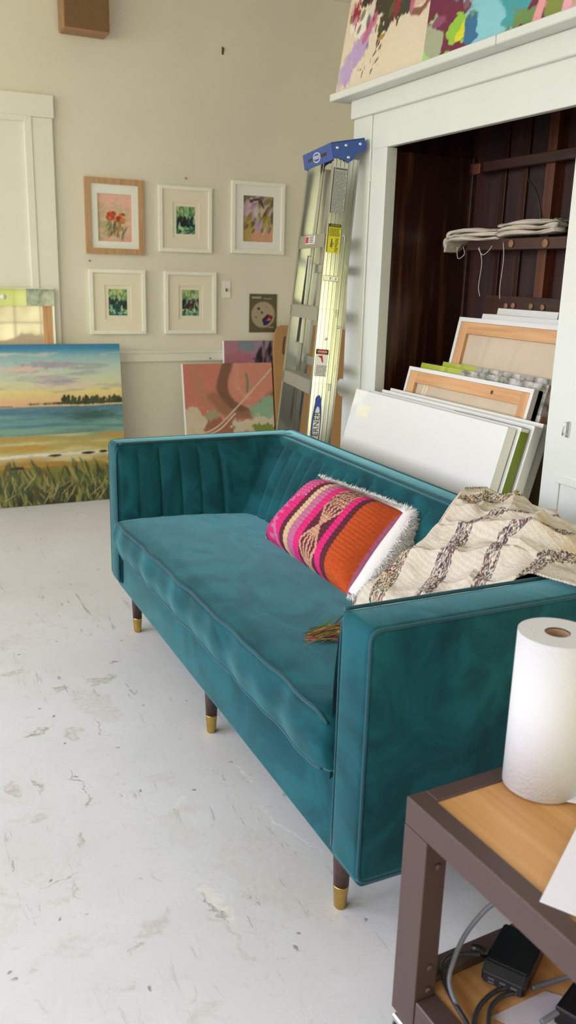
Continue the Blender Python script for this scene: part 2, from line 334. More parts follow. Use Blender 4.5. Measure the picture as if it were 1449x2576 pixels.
M_PAPER = pmat('paper', '#e4e2e4', .7); M_TOWEL = pmat('paper_towel', '#cfcecb', .95, bump=.25, bscale=220)
M_CORE = pmat('cardboard_core', '#94765a', .8); M_BLK = pmat('black_plastic', '#0c0d0f', .35); M_BLK2 = pmat('charcoal_plastic', '#232326', .4)
M_CABLE = pmat('grey_cable', '#66676a', .4); M_CABLE2 = pmat('dark_cable', '#2a2a2d', .4); M_RUB = pmat('grey_rubber', '#55605f', .6)
M_CLOTH = pmat('cotton_cloth', '#c9bfae', .9, noise=.08, nscale=20, bump=.3, bscale=300)

# ------------------------------------------------------------------ room
R0 = ROOM; TH = .12
def wall_open(name, wall, holes):
    """one mesh wall with window holes"""
    if wall == 'left': a0, a1 = R0['y0'], R0['y1']; f = lambda a, b, z0, z1: ((R0['x0']-TH, a, z0), (R0['x0'], b, z1))
    else: a0, a1 = R0['x0']-TH, R0['x1']+TH; f = lambda a, b, z0, z1: ((a, R0['y0']-TH, z0), (b, R0['y0'], z1))
    L = []; cur = a0
    for (_, a, b, z0, z1) in sorted(holes, key=lambda h: h[1]):
        L.append(f(cur, a, 0, R0['z'])); L.append(f(a, b, 0, z0)); L.append(f(a, b, z1, R0['z'])); cur = b
    L.append(f(cur, a1, 0, R0['z'])); return tag(boxes(name, L, M_WALL), kind='structure')
tag(box('floor', (R0['x0']-TH, R0['y0']-TH, -.1), (R0['x1']+TH, R0['y1']+TH, 0), M_FLOOR, bev=0), kind='structure')
tag(box('ceiling', (R0['x0']-TH, R0['y0']-TH, R0['z']), (R0['x1']+TH, R0['y1']+TH, R0['z']+.1), M_CEIL, bev=0), kind='structure')
tag(box('wall_back', (R0['x0']-TH, R0['y1'], 0), (R0['x1']+TH, R0['y1']+TH, R0['z']), M_WALL, bev=0), kind='structure')
tag(box('wall_right', (R0['x1'], R0['y0'], 0), (R0['x1']+TH, R0['y1'], R0['z']), M_WALL, bev=0), kind='structure')
wall_open('wall_left', 'left', [w for w in WINDOWS if w[0] == 'left']); wall_open('wall_front', 'front', [w for w in WINDOWS if w[0] == 'front'])
for i, (wl, a, b, z0, z1) in enumerate(WINDOWS):
    mid = (z0+z1)/2; fr = []; mu = []; t = .05
    def P(u0, u1, v0, v1, d0, d1):
        if wl == 'left': return ((R0['x0']-d1, u0, v0), (R0['x0']-d0, u1, v1))
        return ((u0, R0['y0']-d1, v0), (u1, R0['y0']-d0, v1))
    fr += [P(a, a+t, z0, z1, .03, .1), P(b-t, b, z0, z1, .03, .1), P(a+t, b-t, z0, z0+t, .03, .1), P(a+t, b-t, z1-t, z1, .03, .1), P(a+t, b-t, mid-.025, mid+.025, .03, .1)]
    for q in (1, 2): x = a+(b-a)*q/3; mu += [P(x-.011, x+.011, z0+t, mid-.025, .05, .08), P(x-.011, x+.011, mid+.025, z1-t, .05, .08)]
    for zz in ((z0+mid)/2, (z1+mid)/2): mu.append(P(a+t, b-t, zz-.011, zz+.011, .05, .08))
    o = boxes('window_%d' % (i+1), fr, M_TRIM); tag(o, kind='structure'); boxes('muntin', mu, M_TRIM, o)
    c = .1; boxes('window_casing', [P(a-c, a, z0-c, z1+c, -.02, 0), P(b, b+c, z0-c, z1+c, -.02, 0), P(a, b, z1, z1+c, -.02, 0), P(a, b, z0-c, z0, -.03, 0)], M_TRIM, o)
Yw = R0['y1']
# door in the back wall with its casing, chair rail
d = box('door_1', (.0, Yw-.012, 0), (.83, Yw, 2.045), M_TRIM, bev=0); tag(d, kind='structure')
boxes('door_stop', [((.826, Yw-.03, 0), (.868, Yw, 2.07)), ((-.05, Yw-.03, 2.04), (.826, Yw, 2.07))], M_TRIM, d, .003)
tag(boxes('trim_1', [((.866, Yw-.024, 0), (.977, Yw, 2.068)), ((-.14, Yw-.03, 2.068), (.985, Yw, 2.18)), ((-.14, Yw-.024, 0), (-.03, Yw, 2.068))], M_TRIM, None, .003), kind='structure')
tag(boxes('trim_2', [((.977, Yw-.018, .778), (R0['x1'], Yw, .832)), ((.977, Yw-.024, .828), (R0['x1'], Yw, .842))], M_TRIM, None, .002), kind='structure')
tag(box('baseboard_back', (.977, Yw-.015, 0), (R0['x1'], Yw, .13), M_TRIM), kind='structure')

# ------------------------------------------------------------------ cabinet (built-in cupboard)
XC = 1.82; YL = 3.255; YJ = 3.0; YR = 1.985; ZO = 1.776
cab = tag(empty('storage_cupboard', (XC, 0, 0)), 'tall white painted built-in cupboard with open dark wood interior behind the sofa', 'cupboard')
DEP = .42
boxes('stile', [((0, 3.115, 0), (.03, YL, 1.905))], M_CAB, cab, .003)
boxes('jamb', [((.006, YJ+.012, 0), (.03, 3.112, ZO+.12))], M_CAB, cab, .002)
boxes('jamb', [((.006, YJ, 0), (DEP*.12, YJ+.014, ZO))], M_CAB, cab, .001)
boxes('header', [((.004, 1.70, ZO), (.03, 3.112, 1.905))], M_CAB, cab, .002)
boxes('frieze', [((-.012, 1.70, 1.902), (.03, YL+.008, 1.972))], M_CAB, cab, .003)
boxes('cornice_shelf', [((-.075, 2.292, 1.972), (DEP+.04, YL+.075, 2.0)), ((-.075, 1.70, 1.9721), (DEP+.04, 2.288, 2.0001))], M_CAB, cab, .003)
boxes('end_panel', [((.03, YL-.02, 0), (DEP, YL, 1.97))], M_CAB, cab, .002)
# right hand door leaf with recessed panel
dl = boxes('door', [((0, 1.705, .02), (.03, YR, ZO+.0))], M_CAB, cab, .003)
boxes('panel_moulding', [((-.008, 1.735, .722), (0, 1.915, .742)), ((-.006, 1.9, .12), (0, 1.912, .722)), ((-.006, 1.735, .60), (0, 1.9, .606))], M_CAB, dl, .002)
boxes('panel_moulding', [((-.005, 1.86, .98), (0, 1.864, 1.3))], M_CAB, dl, .001)
lt = boxes('latch', [((-.006, 1.885, .862), (0, 1.897, .91), )], M_STEEL, dl, .001)
tube('hook', [(-.004, 1.89, .908), (-.018, 1.89, .906), (-.02, 1.892, .88), (-.016, 1.896, .868), (-.006, 1.9, .872)], .0022, M_STEEL, lt)
# corbel on the left stile
bm = bmesh.new(); bm_prism(bm, [(0, .0), (.03, .0), (.05, .012), (.058, .035), (.05, .06), (.03, .072), (0, .072)], 0, .03, Matrix(((0, 0, 1, 0), (1, 0, 0, YL-.005), (0, 1, 0, .80), (0, 0, 0, 1)))); from_bm('bracket', bm, M_CAB, cab)
boxes('hinge', [((-.003, 3.108, 1.66), (.006, 3.116, 1.74))], M_CAB, cab, .001)
# interior
boxes('side_panel', [((.05, YJ, 0), (DEP, YJ+.018, 1.765))], M_STREAK, cab, .001)
boxes('upper_board', [((.03, YJ+.02, 1.70), (DEP, YL-.02, 1.95))], M_MAHOG, cab, .001)
boxes('end_panel', [((.03, 1.70, 0), (DEP, 1.72, 1.97))], M_CAB, cab, .002)
boxes('side_panel', [((.03, 1.72, 0), (DEP, 1.738, 1.965))], M_MAHOG, cab, .001)
boxes('back_panel', [((DEP, 1.70, 0), (DEP+.018, YL, 1.965))], wood_mat('dark_back_boards', '#3a160c', '#1a0a06', 'z', 3, .6), cab, .001)
boxes('ceiling_board', [((.03, 1.74, 1.95), (DEP, YL-.02, 1.968))], M_MAHOG, cab, .001)
boxes('corner_strip', [((DEP-.02, YJ-.014, 0), (DEP, YJ, 1.765))], M_MAHOG2, cab, .001)
for y, w in ((2.79, .03), (2.67, .022)): boxes('batten', [((DEP-.012, y, 0), (DEP, y+w, 1.95))], M_MAHOG, cab, .001)
boxes('post', [((DEP-.045, 2.49, 0), (DEP, 2.535, 1.95))], M_POST, cab, .002)
boxes('post', [((DEP-.045, 2.33, 0), (DEP, 2.37, 1.95))], M_MAHOG, cab, .002)
us = boxes('upper_shelf', [((DEP-.07, 1.74, 1.70), (DEP-.045, 2.94, 1.735))], M_MAHOG2, cab, .002); boxes('shelf_end', [((DEP-.085, 2.86, 1.692), (DEP-.07, 2.905, 1.73))], M_POST, us, .002)
sh = boxes('shelf', [((DEP-.115, 1.74, 1.41), (DEP-.046, 2.86, 1.45))], M_MAHOG2, cab, .002)
RY = Matrix.Rotation(-PI/2, 4, 'Y')
def dowel(par, px, py, xr, r):
    p = at(px, py, 0, XC+xr); lathe('dowel', [(r, 0), (r, .004), (r*.9, .005)], M_DOWEL, par, 20, Matrix.Translation((xr, p.y, p.z)) @ RY)
dowel(sh, 1287, 613, DEP-.1155, .0135); dowel(sh, 1373, 612, DEP-.1155, .0145)
rl = boxes('lower_rail', [((DEP-.05, 1.74, 1.17), (DEP-.047, 2.80, 1.245))], M_MAHOG2, cab, .001)
for q in ((1274, 770), (1292, 769), (1337, 771), (1366, 774)): dowel(rl, *q, DEP-.0505, .011)
tube('wire', [(DEP-.05, 2.62, 1.66), (DEP-.05, 2.56, 1.60), (DEP-.05, 2.53, 1.52), (DEP-.05, 2.535, 1.46)], .003, M_BLK2, cab)
# wall above the cupboard that the big paintings lean on
tag(box('wall_right_upper', (XC+.27, 1.72, 2.0005), (XC+DEP+.1, YL-.02, R0['z']), M_WALL, bev=0), kind='structure')

# ------------------------------------------------------------------ sofa
SO = (.738, 1.182, 0); L_, D_, ZT, ZB = 1.878, .745, .707, .170
sofa = tag(empty('sofa', SO, (0, 0, -.003)), 'teal velvet channel-tufted sofa on brass-tipped legs in front of the cupboard', 'sofa')
AT = .112; BT = .088
box('base_frame', (.018, .02, .153), (D_-.01, L_-.02, .38), M_VEL, sofa, .012, 3, smooth=True)
def rounded_panel(name, lo, hi, bev, fn=None):
    bm = bmesh.new(); bmesh.ops.create_cube(bm, size=1)
    for v in bm.verts: v.co = Vector([lo[i]+(v.co[i]+.5)*(hi[i]-lo[i]) for i in range(3)])
    bmesh.ops.bevel(bm, geom=bm.edges[:], offset=bev, segments=5, affect='EDGES', profile=.5)
    return from_bm(name, bm, M_VEL, sofa, True)
ZA = .180
armN = rounded_panel('arm', (0, 0, ZA), (D_-.03, AT, ZT), .018)
armF = rounded_panel('arm', (0, L_-AT, ZA), (D_-.03, L_, ZT), .018)
back = rounded_panel('backrest', (D_-BT-.03, .004, ZB), (D_, L_-.004, ZT-.0012), .018)
# inner channel-tufted lining -------------------------------------------------
def lining():
    top = []; low = []
    oT, oS = AT-.006, .0
    arm_x = np.linspace(.008, .60, 150)
    def s_off(x): return float(np.interp(x, [0, .27, .42, .46], [.125, .175, .215, .235]))
    seams_arm = [.078, .155, .23, .303, .383]
    near = []
    def lobe(v, ss):
        ss = sorted(ss)
        for a, b in zip(ss, ss[1:]):
            if a <= v <= b: return abs(math.sin(PI*(v-a)/(b-a)))**.28
        return 1.0
    xT, xS = D_-BT, .465
    for x in arm_x:
        xs = x if x < .385 else .385+(x-.385)*(xS-.05-.385)/(.60-.385)
        a = lobe(x, [.004]+seams_arm) if x <= .383 else min(1, abs(math.sin(min(PI/2, PI*(x-.383)/.1)))**.28)
        near.append(((x, oT), (xs, s_off(xs)), a))
    for k in range(1, 25):        # rounded corner
        t = k/25*PI/2; ct = (.60+(xT-.60)*math.sin(t), oT+.06*(1-math.cos(t)))
        cs = (xS-.05+.05*math.sin(t), s_off(xS-.05)+.07*(1-math.cos(t))); near.append((ct, cs, 1.0))
    ys0T, ys0S = oT+.06, s_off(xS-.05)+.07
    nb = 560; bk = []; span = L_-2*ys0T; nch = 19
    seams = [ys0T+span*i/nch for i in range(nch+1)]
    for i in range(nb+1):
        g = i/nb; yT = ys0T+span*g; yS = ys0S+(L_-2*ys0S)*g; bk.append(((xT, yT), (xS, yS), lobe(yT, seams)))
    far = [((a[0], L_-a[1]), (b[0], L_-b[1]), c) for a, b, c in near][::-1]
    S = near+bk+far; nv = 22; V = []
    ZS = .40
    for i, (a, b, c) in enumerate(S):
        p0 = S[max(i-1, 0)][0]; p1 = S[min(i+1, len(S)-1)][0]; tx, ty = p1[0]-p0[0], p1[1]-p0[1]; l = math.hypot(tx, ty)+1e-9
        nx, ny = -ty/l, tx/l     # towards the seat
        for j in range(nv):
            t = j/(nv-1)          # 0 bottom, 1 top
            z = .33+(ZT-.004-.33)*t; f = (z-ZS)/(ZT-ZS)
            x = b[0]+(a[0]-b[0])*f; y = b[1]+(a[1]-b[1])*f
            bul = .014*math.sin(PI*max(0, min(1, f)))
            fade = 1 if t < .86 else max(0, math.cos((t-.86)/.14*PI/2))
            dd = bul+.013*c*fade-.002
            V.append((x+nx*dd, y+ny*dd, z+.002*c*fade))
        # roll over onto the shell top
        V.append((a[0]-nx*.012, a[1]-ny*.012, ZT+.001))
    m = nv+1; F = [(i*m+j, (i+1)*m+j, (i+1)*m+j+1, i*m+j+1) for i in range(len(S)-1) for j in range(m-1)]
    lo = raw('channel_lining', V, F, M_VEL, sofa, True)
    pts = [(S[i][0][0], S[i][0][1], ZT+.001) for i in range(0, len(S), 6)]
    tube('piping', pts, .0042, M_PIPE, lo, 8, 2)
    return lo
lin_o = lining()
def pipe(par, pts, r=.0036): return tube('piping', pts, r, M_PIPE, par, 8, 3)
g = .004
for par, y in ((armN, 0), (armF, L_)):
    s = 1 if y == 0 else -1
    pipe(par, [(D_-.02, y+s*g, ZT-g), (.4, y+s*g, ZT-g), (.12, y+s*g, ZT-g), (.06, y+s*g, ZT-g), (.03, y+s*g, ZT-g), (.013, y+s*g, ZT-.007), (.006, y+s*g, ZT-.016), (g, y+s*g, ZT-.03), (g, y+s*g, ZT-.06), (g, y+s*g, .5), (g, y+s*g, .3), (g, y+s*g, ZA+.05), (g, y+s*g, ZA+.03), (.006, y+s*g, ZA+.016), (.014, y+s*g, ZA+.007), (.03, y+s*g, ZA+g), (.06, y+s*g, ZA+g), (.12, y+s*g, ZA+g), (.5, y+s*g, ZA+g), (D_-.04, y+s*g, ZA+g)])
    yi = y+s*(AT-.004)
    pipe(par, [(.012, yi, ZT-.012), (.003, yi, ZT-.05), (.003, yi, .45), (.003, yi, ZA+.02)], .0026)
pipe(back, [(D_-g, .01, ZT-g), (D_-g, .5, ZT-g), (D_-g, 1.2, ZT-g), (D_-g, L_-.01, ZT-g)])
# seat cushion -----------------------------------------------------------------
def cushion():
    rng = np.random.RandomState(3); ny = 110; prof = []
    x1 = .52; z0, z1 = .332, .460; r = .026
    def ring(y):
        f = (y-.06)/(L_-.12); xf = -.020; e = min(1, min(y-.122, L_-.10-y)/.055); e = max(0, e); k = math.sqrt(max(0, 1-(1-e)**2)); 
        out = []; zt = z1-.056*(f-.5); zb = z0-.034*(f-.5)
        wob = .0025*math.sin(y*23)+.0018*math.sin(y*41+1)
        xf2 = xf+wob+.02*(1-k)
        def crown(x): return .016*math.sin(PI*min(1, max(0, (x-xf)/(x1-xf))))**.7*math.sin(PI*min(1, max(0, f)))**.4
        n = 8
        for i in range(n+1): t = PI*1.5-PI/2*i/n; out.append((xf2+r+r*math.cos(t), zb+r+r*math.sin(t)))
        for q in (.25, .5, .75): z = zb+r+(zt-zb-2*r)*q; out.append((xf2-.008*math.sin(PI*q), z))
        for i in range(n+1): t = PI-PI/2*i/n; out.append((xf2+r+r*math.cos(t), zt-r+r*math.sin(t)))
        for q in np.linspace(0, 1, 26)[1:]:
            x = xf2+r+(x1-xf2-r)*q; out.append((x, zt+crown(x)))
        out.append((x1, zb)); return [(x, y, zb+(z-zb)*(.55+.45*k)+.5*(1-k)*.02) for x, z in out]
    ys = np.concatenate([np.linspace(.122, .18, 12), np.linspace(.19, L_-.17, ny), np.linspace(L_-.16, L_-.10, 10)])
    R = [ring(float(y)) for y in ys]; m = len(R[0]); V = [p for r_ in R for p in r_]
    F = [(i*m+j, i*m+(j+1) % m, (i+1)*m+(j+1) % m, (i+1)*m+j) for i in range(len(R)-1) for j in range(m)]
    F += [tuple(range(m))[::-1], tuple((len(R)-1)*m+j for j in range(m))]
    c = raw('seat_cushion', V, F, M_VEL, sofa, True)
    jt = 9+3+4; jb = 5
    tube('piping', [R[i][jt] for i in range(2, len(R)-2, 3)], .0045, M_PIPE, c, 8, 3); tube('piping', [R[i][jb] for i in range(3, len(R)-3, 4)], .0045, M_PIPE, c, 8, 3)
    return c
cushion()
def leg(x, y):
    l = lathe('leg', [(.0165, .055), (.0212, .162)], M_LEG, sofa, 28, Matrix.Translation((x, y, 0)))
    lathe('brass_ferrule', [(.0118, 0), (.0132, .003), (.0168, .052), (.0172, .055), (.0168, .057)], M_BRASS, l, 28, Matrix.Translation((x, y, 0)))
for y in (.155, .945, 1.735):
    leg(.058, y); leg(D_-.07, y)

# ------------------------------------------------------------------ framed pictures on the back wall
def framed(label, px, fmat, matm, fwid, art, matfrac, dep=.022, double=False, hgt=None, order=0):
    """px: corner pixels (left, top, right, bottom) on the wall"""
    a = at(px[0], px[1], 1, Yw-dep); b = at(px[2], px[3], 1, Yw-dep)
    w, h = b.x-a.x, a.z-b.z
    t = tag(empty('framed_picture', (a.x, Yw, b.z)), label, 'picture', 'framed pictures on the back wall')
    bm = bmesh.new(); s = fwid
    out = [(0, 0), (w, 0), (w, h), (0, h)]; inn = [(s, s), (w-s, s), (w-s, h-s), (s, h-s)]
    for i in range(4):
        j = (i+1) % 4; q = [out[i], out[j], inn[j], inn[i]]
        bm_prism(bm, [(x, z) for x, z in q], 0, dep, Matrix(((1, 0, 0, 0), (0, 0, -1, 0), (0, 1, 0, 0), (0, 0, 0, 1))))
    from_bm('frame', bm, fmat, t)
    ml, mt_, mr, mb = [v*(w if i % 2 == 0 else h) for i, v in enumerate(matfrac)]
    bm = bmesh.new(); o2 = inn; i2 = [(ml, mb), (w-mr, mb), (w-mr, h-mt_), (ml, h-mt_)]
    Mx = Matrix(((1, 0, 0, 0), (0, 0, -1, 0), (0, 1, 0, 0), (0, 0, 0, 1)))
    for i in range(4):
        j = (i+1) % 4; bm_prism(bm, [o2[i], o2[j], i2[j], i2[i]], .004, .012, Mx)
    mo = from_bm('mat_board', bm, matm, t)
    if double:
        e = .022; o3 = i2; i3 = [(ml+e, mb+e), (w-mr-e, mb+e), (w-mr-e, h-mt_-e), (ml+e, h-mt_-e)]; bm = bmesh.new()
        for i in range(4):
            j = (i+1) % 4; bm_prism(bm, [o3[i], o3[j], i3[j], i3[i]], .004, .0075, Mx)
        from_bm('inner_mat', bm, M_MAT, t); i2 = i3
    art_mesh('artwork', i2[1][0]-i2[0][0], i2[2][1]-i2[0][1], .002, art, M_PRINT, parent=t, y=-.0045, x0=i2[0][0], z0=i2[0][1], back=True)
    return t
p = Paint(70, 100, '#dcae9c', 11); p.blob(.5, .9, .6, .25, '#e6b4a6', edge=.4); p.blob(.6, .55, .5, .3, '#cbb598', edge=.5, warp=.8); p.blob(.1, .35, .3, .4, '#b5ab85', edge=.5, warp=.9); p.blob(.85, .2, .35, .25, '#dba898', edge=.4)
p.dab(60, (.05, .95, .1, .7), .05, ['#c9b08f', '#e0b3a2', '#b8a987', '#d9c1a8'], 2.5); p.blob(.4, .56, .11, .09, '#c7431f', warp=1.1, edge=.3, f=(9, 12)); p.blob(.62, .5, .12, .09, '#d2532a', warp=1.1, edge=.3, f=(9, 12)); p.dab(30, (.3, .75, .38, .62), .035, ['#c13d1c', '#d96a3a', '#8a2e17', '#e07a4a'], 2)
p.dab(40, (.3, .8, .12, .4), .03, ['#7f8a4e', '#a08a48', '#4d5540', '#c07a50', '#6f7a5a'], 3, 1.2); p.grain()
framed('oak framed pink floral print with a white mat, top left of the group', (212, 443, 364, 642), M_OAK, M_MATW, .031, p, (.21, .2, .2, .17))
def dark_green(seed, warm):
    p = Paint(60, 88, '#2c5a48', seed); p.grad([(0, '#2f6a5e'), (.25, '#1c3a34'), (.55, '#1d3a30'), (.8, '#7d9a62'), (1, '#a9b877')])
    p.dab(70, (0, 1, .55, 1), .05, ['#9db56a', '#4f8a5c', '#c4c88a', '#2f6a4a', '#6fae8a'], 2, 1.2); p.dab(60, (0, 1, .2, .6), .07, ['#0c1a1a', '#152a2c', '#0e1414', '#1f4a40'] + (['#4a2024', '#5c2a26'] if warm else ['#10202c']), 1.6, 1.3)
    p.dab(50, (0, 1, 0, .25), .035, ['#4fa08a', '#2a6a70', '#9ad0b0', '#c8d888', '#17424c'], 2.4); p.dab(22, (0, 1, .1, .9), .03, ['#d8d88a', '#7fd0b0', '#3a7a9a'], 3, 1.4); 
    if warm: p.blob(.5, .42, .26, .16, '#4a1f24', warp=.9, edge=.4, op=.8); p.dab(16, (.25, .75, .3, .55), .05, ['#5c2a26', '#3a1a1c', '#7a3a30'], 1.5, 1.2)
    p.grain(); return p
DM = (.27, .22, .24, .22)
framed('white framed dark green abstract in a cream mat, middle of the top row', (400, 464, 533, 637), M_FRAMEW, M_MAT, .019, dark_green(21, 0), (.26, .24, .24, .22), double=True)
p = Paint(70, 100, '#a89a5a', 31); p.blob(.3, .75, .35, .3, '#b08ab0', warp=.8); p.blob(.85, 1.74, .3, .2, '#a8c060', warp=.6); p.blob(.15, .95, .3, .15, '#7a6a58', warp=.8); p.blob(.75, .45, .35, .3, '#8a7a1c', warp=.8); p.blob(.3, .3, .4, .22, '#b89a5c', warp=.8); p.blob(.75, .1, .5, .2, '#cf9a80', warp=.6)
p.dab(60, (0, 1, .2, 1), .05, ['#7a5a6a', '#c0a0c0', '#8a8030', '#4a4430', '#b0a050', '#d0b8a8'], 2.5, 1); p.blob(.42, .62, .1, .14, '#b8c8b0', warp=.7); p.stroke([(.25, .88), (.5, .92), (.68, .75)], .04, '#4c3c50', .8); p.grain()
framed('white framed purple and olive abstract in a white mat, top right of the group', (585, 453, 714, 641), M_FRAMEW, M_MATW, .02, p, (.22, .19, .2, .17))
framed('white framed teal green abstract in a cream mat, lower left of the wall group', (224, 676, 368, 840), M_FRAMEW, M_MAT, .019, dark_green(41, 0), (.27, .24, .26, .23), double=True)
framed('white framed abstract with maroon centre in a cream mat, right of the lower row', (415, 682, 544, 839), M_FRAMEW, M_MAT, .019, dark_green(51, 1), (.27, .23, .26, .23), double=True)
# switch, colour wheel card, hook, nails, wooden box
a = at(558, 706, 1, Yw-.006); b = at(580, 750, 1, Yw-.006)
t = tag(empty('light_switch', ((a.x+b.x)/2, Yw, (a.z+b.z)/2)), 'small white light switch plate on the wall right of the lower frames', 'light switch')
hw, hh = (b.x-a.x)/2, (a.z-b.z)/2; box('cover_plate', (-hw, -.006, -hh), (hw, 0, hh), M_FRAMEW, t, .003)
box('toggle', (-.005, -.016, -.012), (.005, -.005, .006), pmat('toggle_dark', '#6a6658', .5), t, .0015)
a = at(628, 739, 1, Yw-.004); b = at(695, 836, 1, Yw-.004); w, h = b.x-a.x, a.z-b.z
cw = tag(empty('color_wheel', (a.x, Yw-.001, b.z)), 'olive brown artist color wheel card hanging on the back wall above leaning paintings', 'color wheel')
box('card', (0, -.003, 0), (w, 0, h), pmat('olive_card', '#5f573c', .6, noise=.1, nscale=20), cw, .0005)
RXm = Matrix.Rotation(PI/2, 4, 'X')
def disc_y(name, r, x, y, z, m, par, n=40, th=.001): return lathe(name, [(r, 0), (r, th)], m, par, n, Matrix.Translation((x, y, z)) @ RXm, smooth=False)
dk = disc_y('wheel_disc', w*.42, w*.5, -.003, h*.46, pmat('wheel_cream', '#a9997f', .6), cw)
disc_y('rim_ring', w*.455, w*.5, -.0025, h*.46, pmat('wheel_rim', '#75694c', .6), cw)
disc_y('pivot', w*.06, w*.45, -.004, h*.52, M_BLK2, dk, 3)
for (x, z, r, c) in ((.33, .62, .05, '#4a4030'), (.62, .66, .035, '#a07a70'), (.24, .4, .03, '#5a4a48')): disc_y('color_dot', w*r, w*x, -.004, h*z, pmat('dot'+c[1:], c, .6), dk, 12)
for pts, c in ((((.66, .48), (.86, .42), (.82, .32), (.70, .38)), '#8e0f2c'), (((.66, .48), (.70, .38), (.62, .30), (.46, .34)), '#4a1040'), (((.46, .34), (.62, .30), (.82, .32), (.66, .20), (.52, .18)), '#2c1457')):
    bm = bmesh.new(); bm_prism(bm, [(x*w, z*h) for x, z in pts], .004, .005, Matrix(((1, 0, 0, 0), (0, 0, -1, 0), (0, 1, 0, 0), (0, 0, 0, 1)))); from_bm('color_window', bm, pmat('cwin'+c[1:], c, .6), dk)
for q in (((w*.08, -.0038, h*.88), (w*.42, -.003, h*.93)), ((w*.5, -.0038, h*.87), (w*.8, -.003, h*.89)), ((w*.7, -.0038, h*.12), (w*.9, -.003, h*.15))): boxes('print_line', [q], pmat('pale_print', '#a89c88', .6), cw)
t = tag(empty('wall_hook', at(560, 128, 1, Yw)), 'small dark bare hook high on the empty back wall', 'hook')
box('hook_plate', (-.006, -.004, -.02), (.006, 0, .02), pmat('old_brass', '#5c5238', .4, .8), t, .002); tube('hook_arm', [(0, -.003, .008), (0, -.016, .0), (0, -.02, .012)], .003, pmat('old_brass', None), t)
for (px, py, lab) in ((224, 656, 'tiny nail in the wall just under the oak frame'), (527, 901, 'tiny nail in the chair rail right of the landscape painting'), (466, 449, 'tiny nail in the wall above the middle top frame')):
    q = at(px, py, 1, Yw-(.018 if py > 800 else 0)); o = lathe('nail', [(.0022, 0), (.0022, .012), (.005, .012), (.005, .014)], M_GREYT, None, 10, Matrix.Rotation(PI/2, 4, 'X')); o.location = q; tag(o, lab, 'nail')
bx = tag(empty('wooden_box', (1.03, Yw, 2.485)), 'brown wooden speaker-like box mounted high on the back wall above the door', 'box')
box('cabinet_shell', (0, -.125, 0), (.245, 0, .5), M_BROWNS, bx, .012, 3); box('front_panel', (.008, -.131, .010), (.237, -.1245, .49), M_BROWNF, bx, .003)

# ------------------------------------------------------------------ leaning pieces along the back wall
def leaning(name, label, cat, w, h, t, loc, lean, P, rz=0, group=None):
    o = art_mesh(name, w, h, t, P, M_PAINT); o.location = loc; o.rotation_euler = (-lean, 0, rz); tag(o, label, cat, group); return o
p = Paint(230, 190, '#8aa5a0', 61)
p.grad([(0, '#2a2a18'), (.10, '#4a4c2a'), (.19, '#6a6c34'), (.235, '#8c7a34'), (.27, '#a8873c'), (.31, '#cfc394'), (.34, '#b8a760'), (.40, '#b0a463'), (.45, '#7f9f84'), (.50, '#6c9b92'), (.57, '#5c8a94'), (.615, '#6f929a'), (.622, '#dcae86'), (.66, '#e3bd90'), (.71, '#e2d28a'), (.76, '#d0d2ac'), (.84, '#bccdc0'), (.92, '#93b9c0'), (.955, '#5c9cb8'), (.975, '#3a80ac'), (1, '#2f76a6')])
n1 = p._n(5, 22); p.mix(np.clip((n1-.06)*7, 0, 1)*((p.V > .72) & (p.V < .95))*.75, '#d9c4bc'); n2 = p._n(6, 30); p.mix(np.clip((n2-.09)*7, 0, 1)*((p.V > .70) & (p.V < .9))*.6, '#9a9aa8')
p.blob(.62, .875, .14, .022, '#a59fb0', warp=.9, f=(14, 20), edge=.6); p.blob(.5, .85, .2, .02, '#d8bfb6', warp=.9, f=(14, 20), edge=.6); p.blob(.68, .77, .13, .012, '#a3a0ab', warp=.8, f=(14, 20), edge=.6); p.blob(.88, .745, .1, .01, '#c5b5b0', warp=.8, f=(14, 20), edge=.6)
nw = p._n(4, 50); wm = (p.V < .615)*(p.V > .44); p.mix(np.clip(nw*5, 0, 1)*wm*.6, '#3f6d8c'); p.mix(np.clip(-nw*5, 0, 1)*wm*.5, '#86aaa4'); p.blob(.82, .56, .2, .05, '#41605c', warp=.6, f=(8, 26), edge=.8)
ns = p._n(4, 36); p.mix(np.clip(ns*6, 0, 1)*((p.V < .44)*(p.V > .24))*.7, '#c58f3c'); p.mix(np.clip(-ns*6-.3, 0, 1)*((p.V < .44)*(p.V > .24))*.6, '#d8cf9c')
p.stroke([(.3, .305), (.5, .318), (.62, .312), (.8, .318), (.95, .312)], .011, '#e0dccb', .7, .6, f=(30, 30))
for x, r, v in ((.62, .045, .308), (.80, .04, .314), (.88, .028, .317), (.42, .035, .24)): p.blob(x, v, r, .010, '#2a2a26', warp=.3, edge=.3)
p.blob(.8, .635, .3, .012, '#4a4a26', warp=.3, edge=.3, f=(30, 10)); p.dab(70, (.66, 1, .63, .665), .008, ['#2c3a20', '#3a4a28', '#46502a'], 2.6, PI/2, .2, 1); p.stroke([(.68, .623), (.8, .618), (1, .622)], .006, '#d6b894', .6, .5, f=(30, 20)); p.stroke([(.3, .622), (.42, .625)], .004, '#6a5a36')
p.dab(420, (0, 1, -.02, .24), .007, ['#6f7a3c', '#4a5a2c', '#2f3c20', '#8a8448', '#a39a58', '#39482a', '#5a4a2a'], 7, PI/2+.1, .5, .75); p.dab(60, (0, 1, .02, .16), .003, ['#b0a878', '#9a9460'], 16, PI/2-.4, .7, .7); p.grain(.06, 40, 60)
leaning('landscape_painting', 'large seascape painting with sunset sky, water and grass leaning beside the sofa', 'painting', 1.06, .895, .035, (.225, 4.852, .003), .098, p)
p = Paint(170, 220, '#c98573', 71); p.V = (p.V-.43)/.57
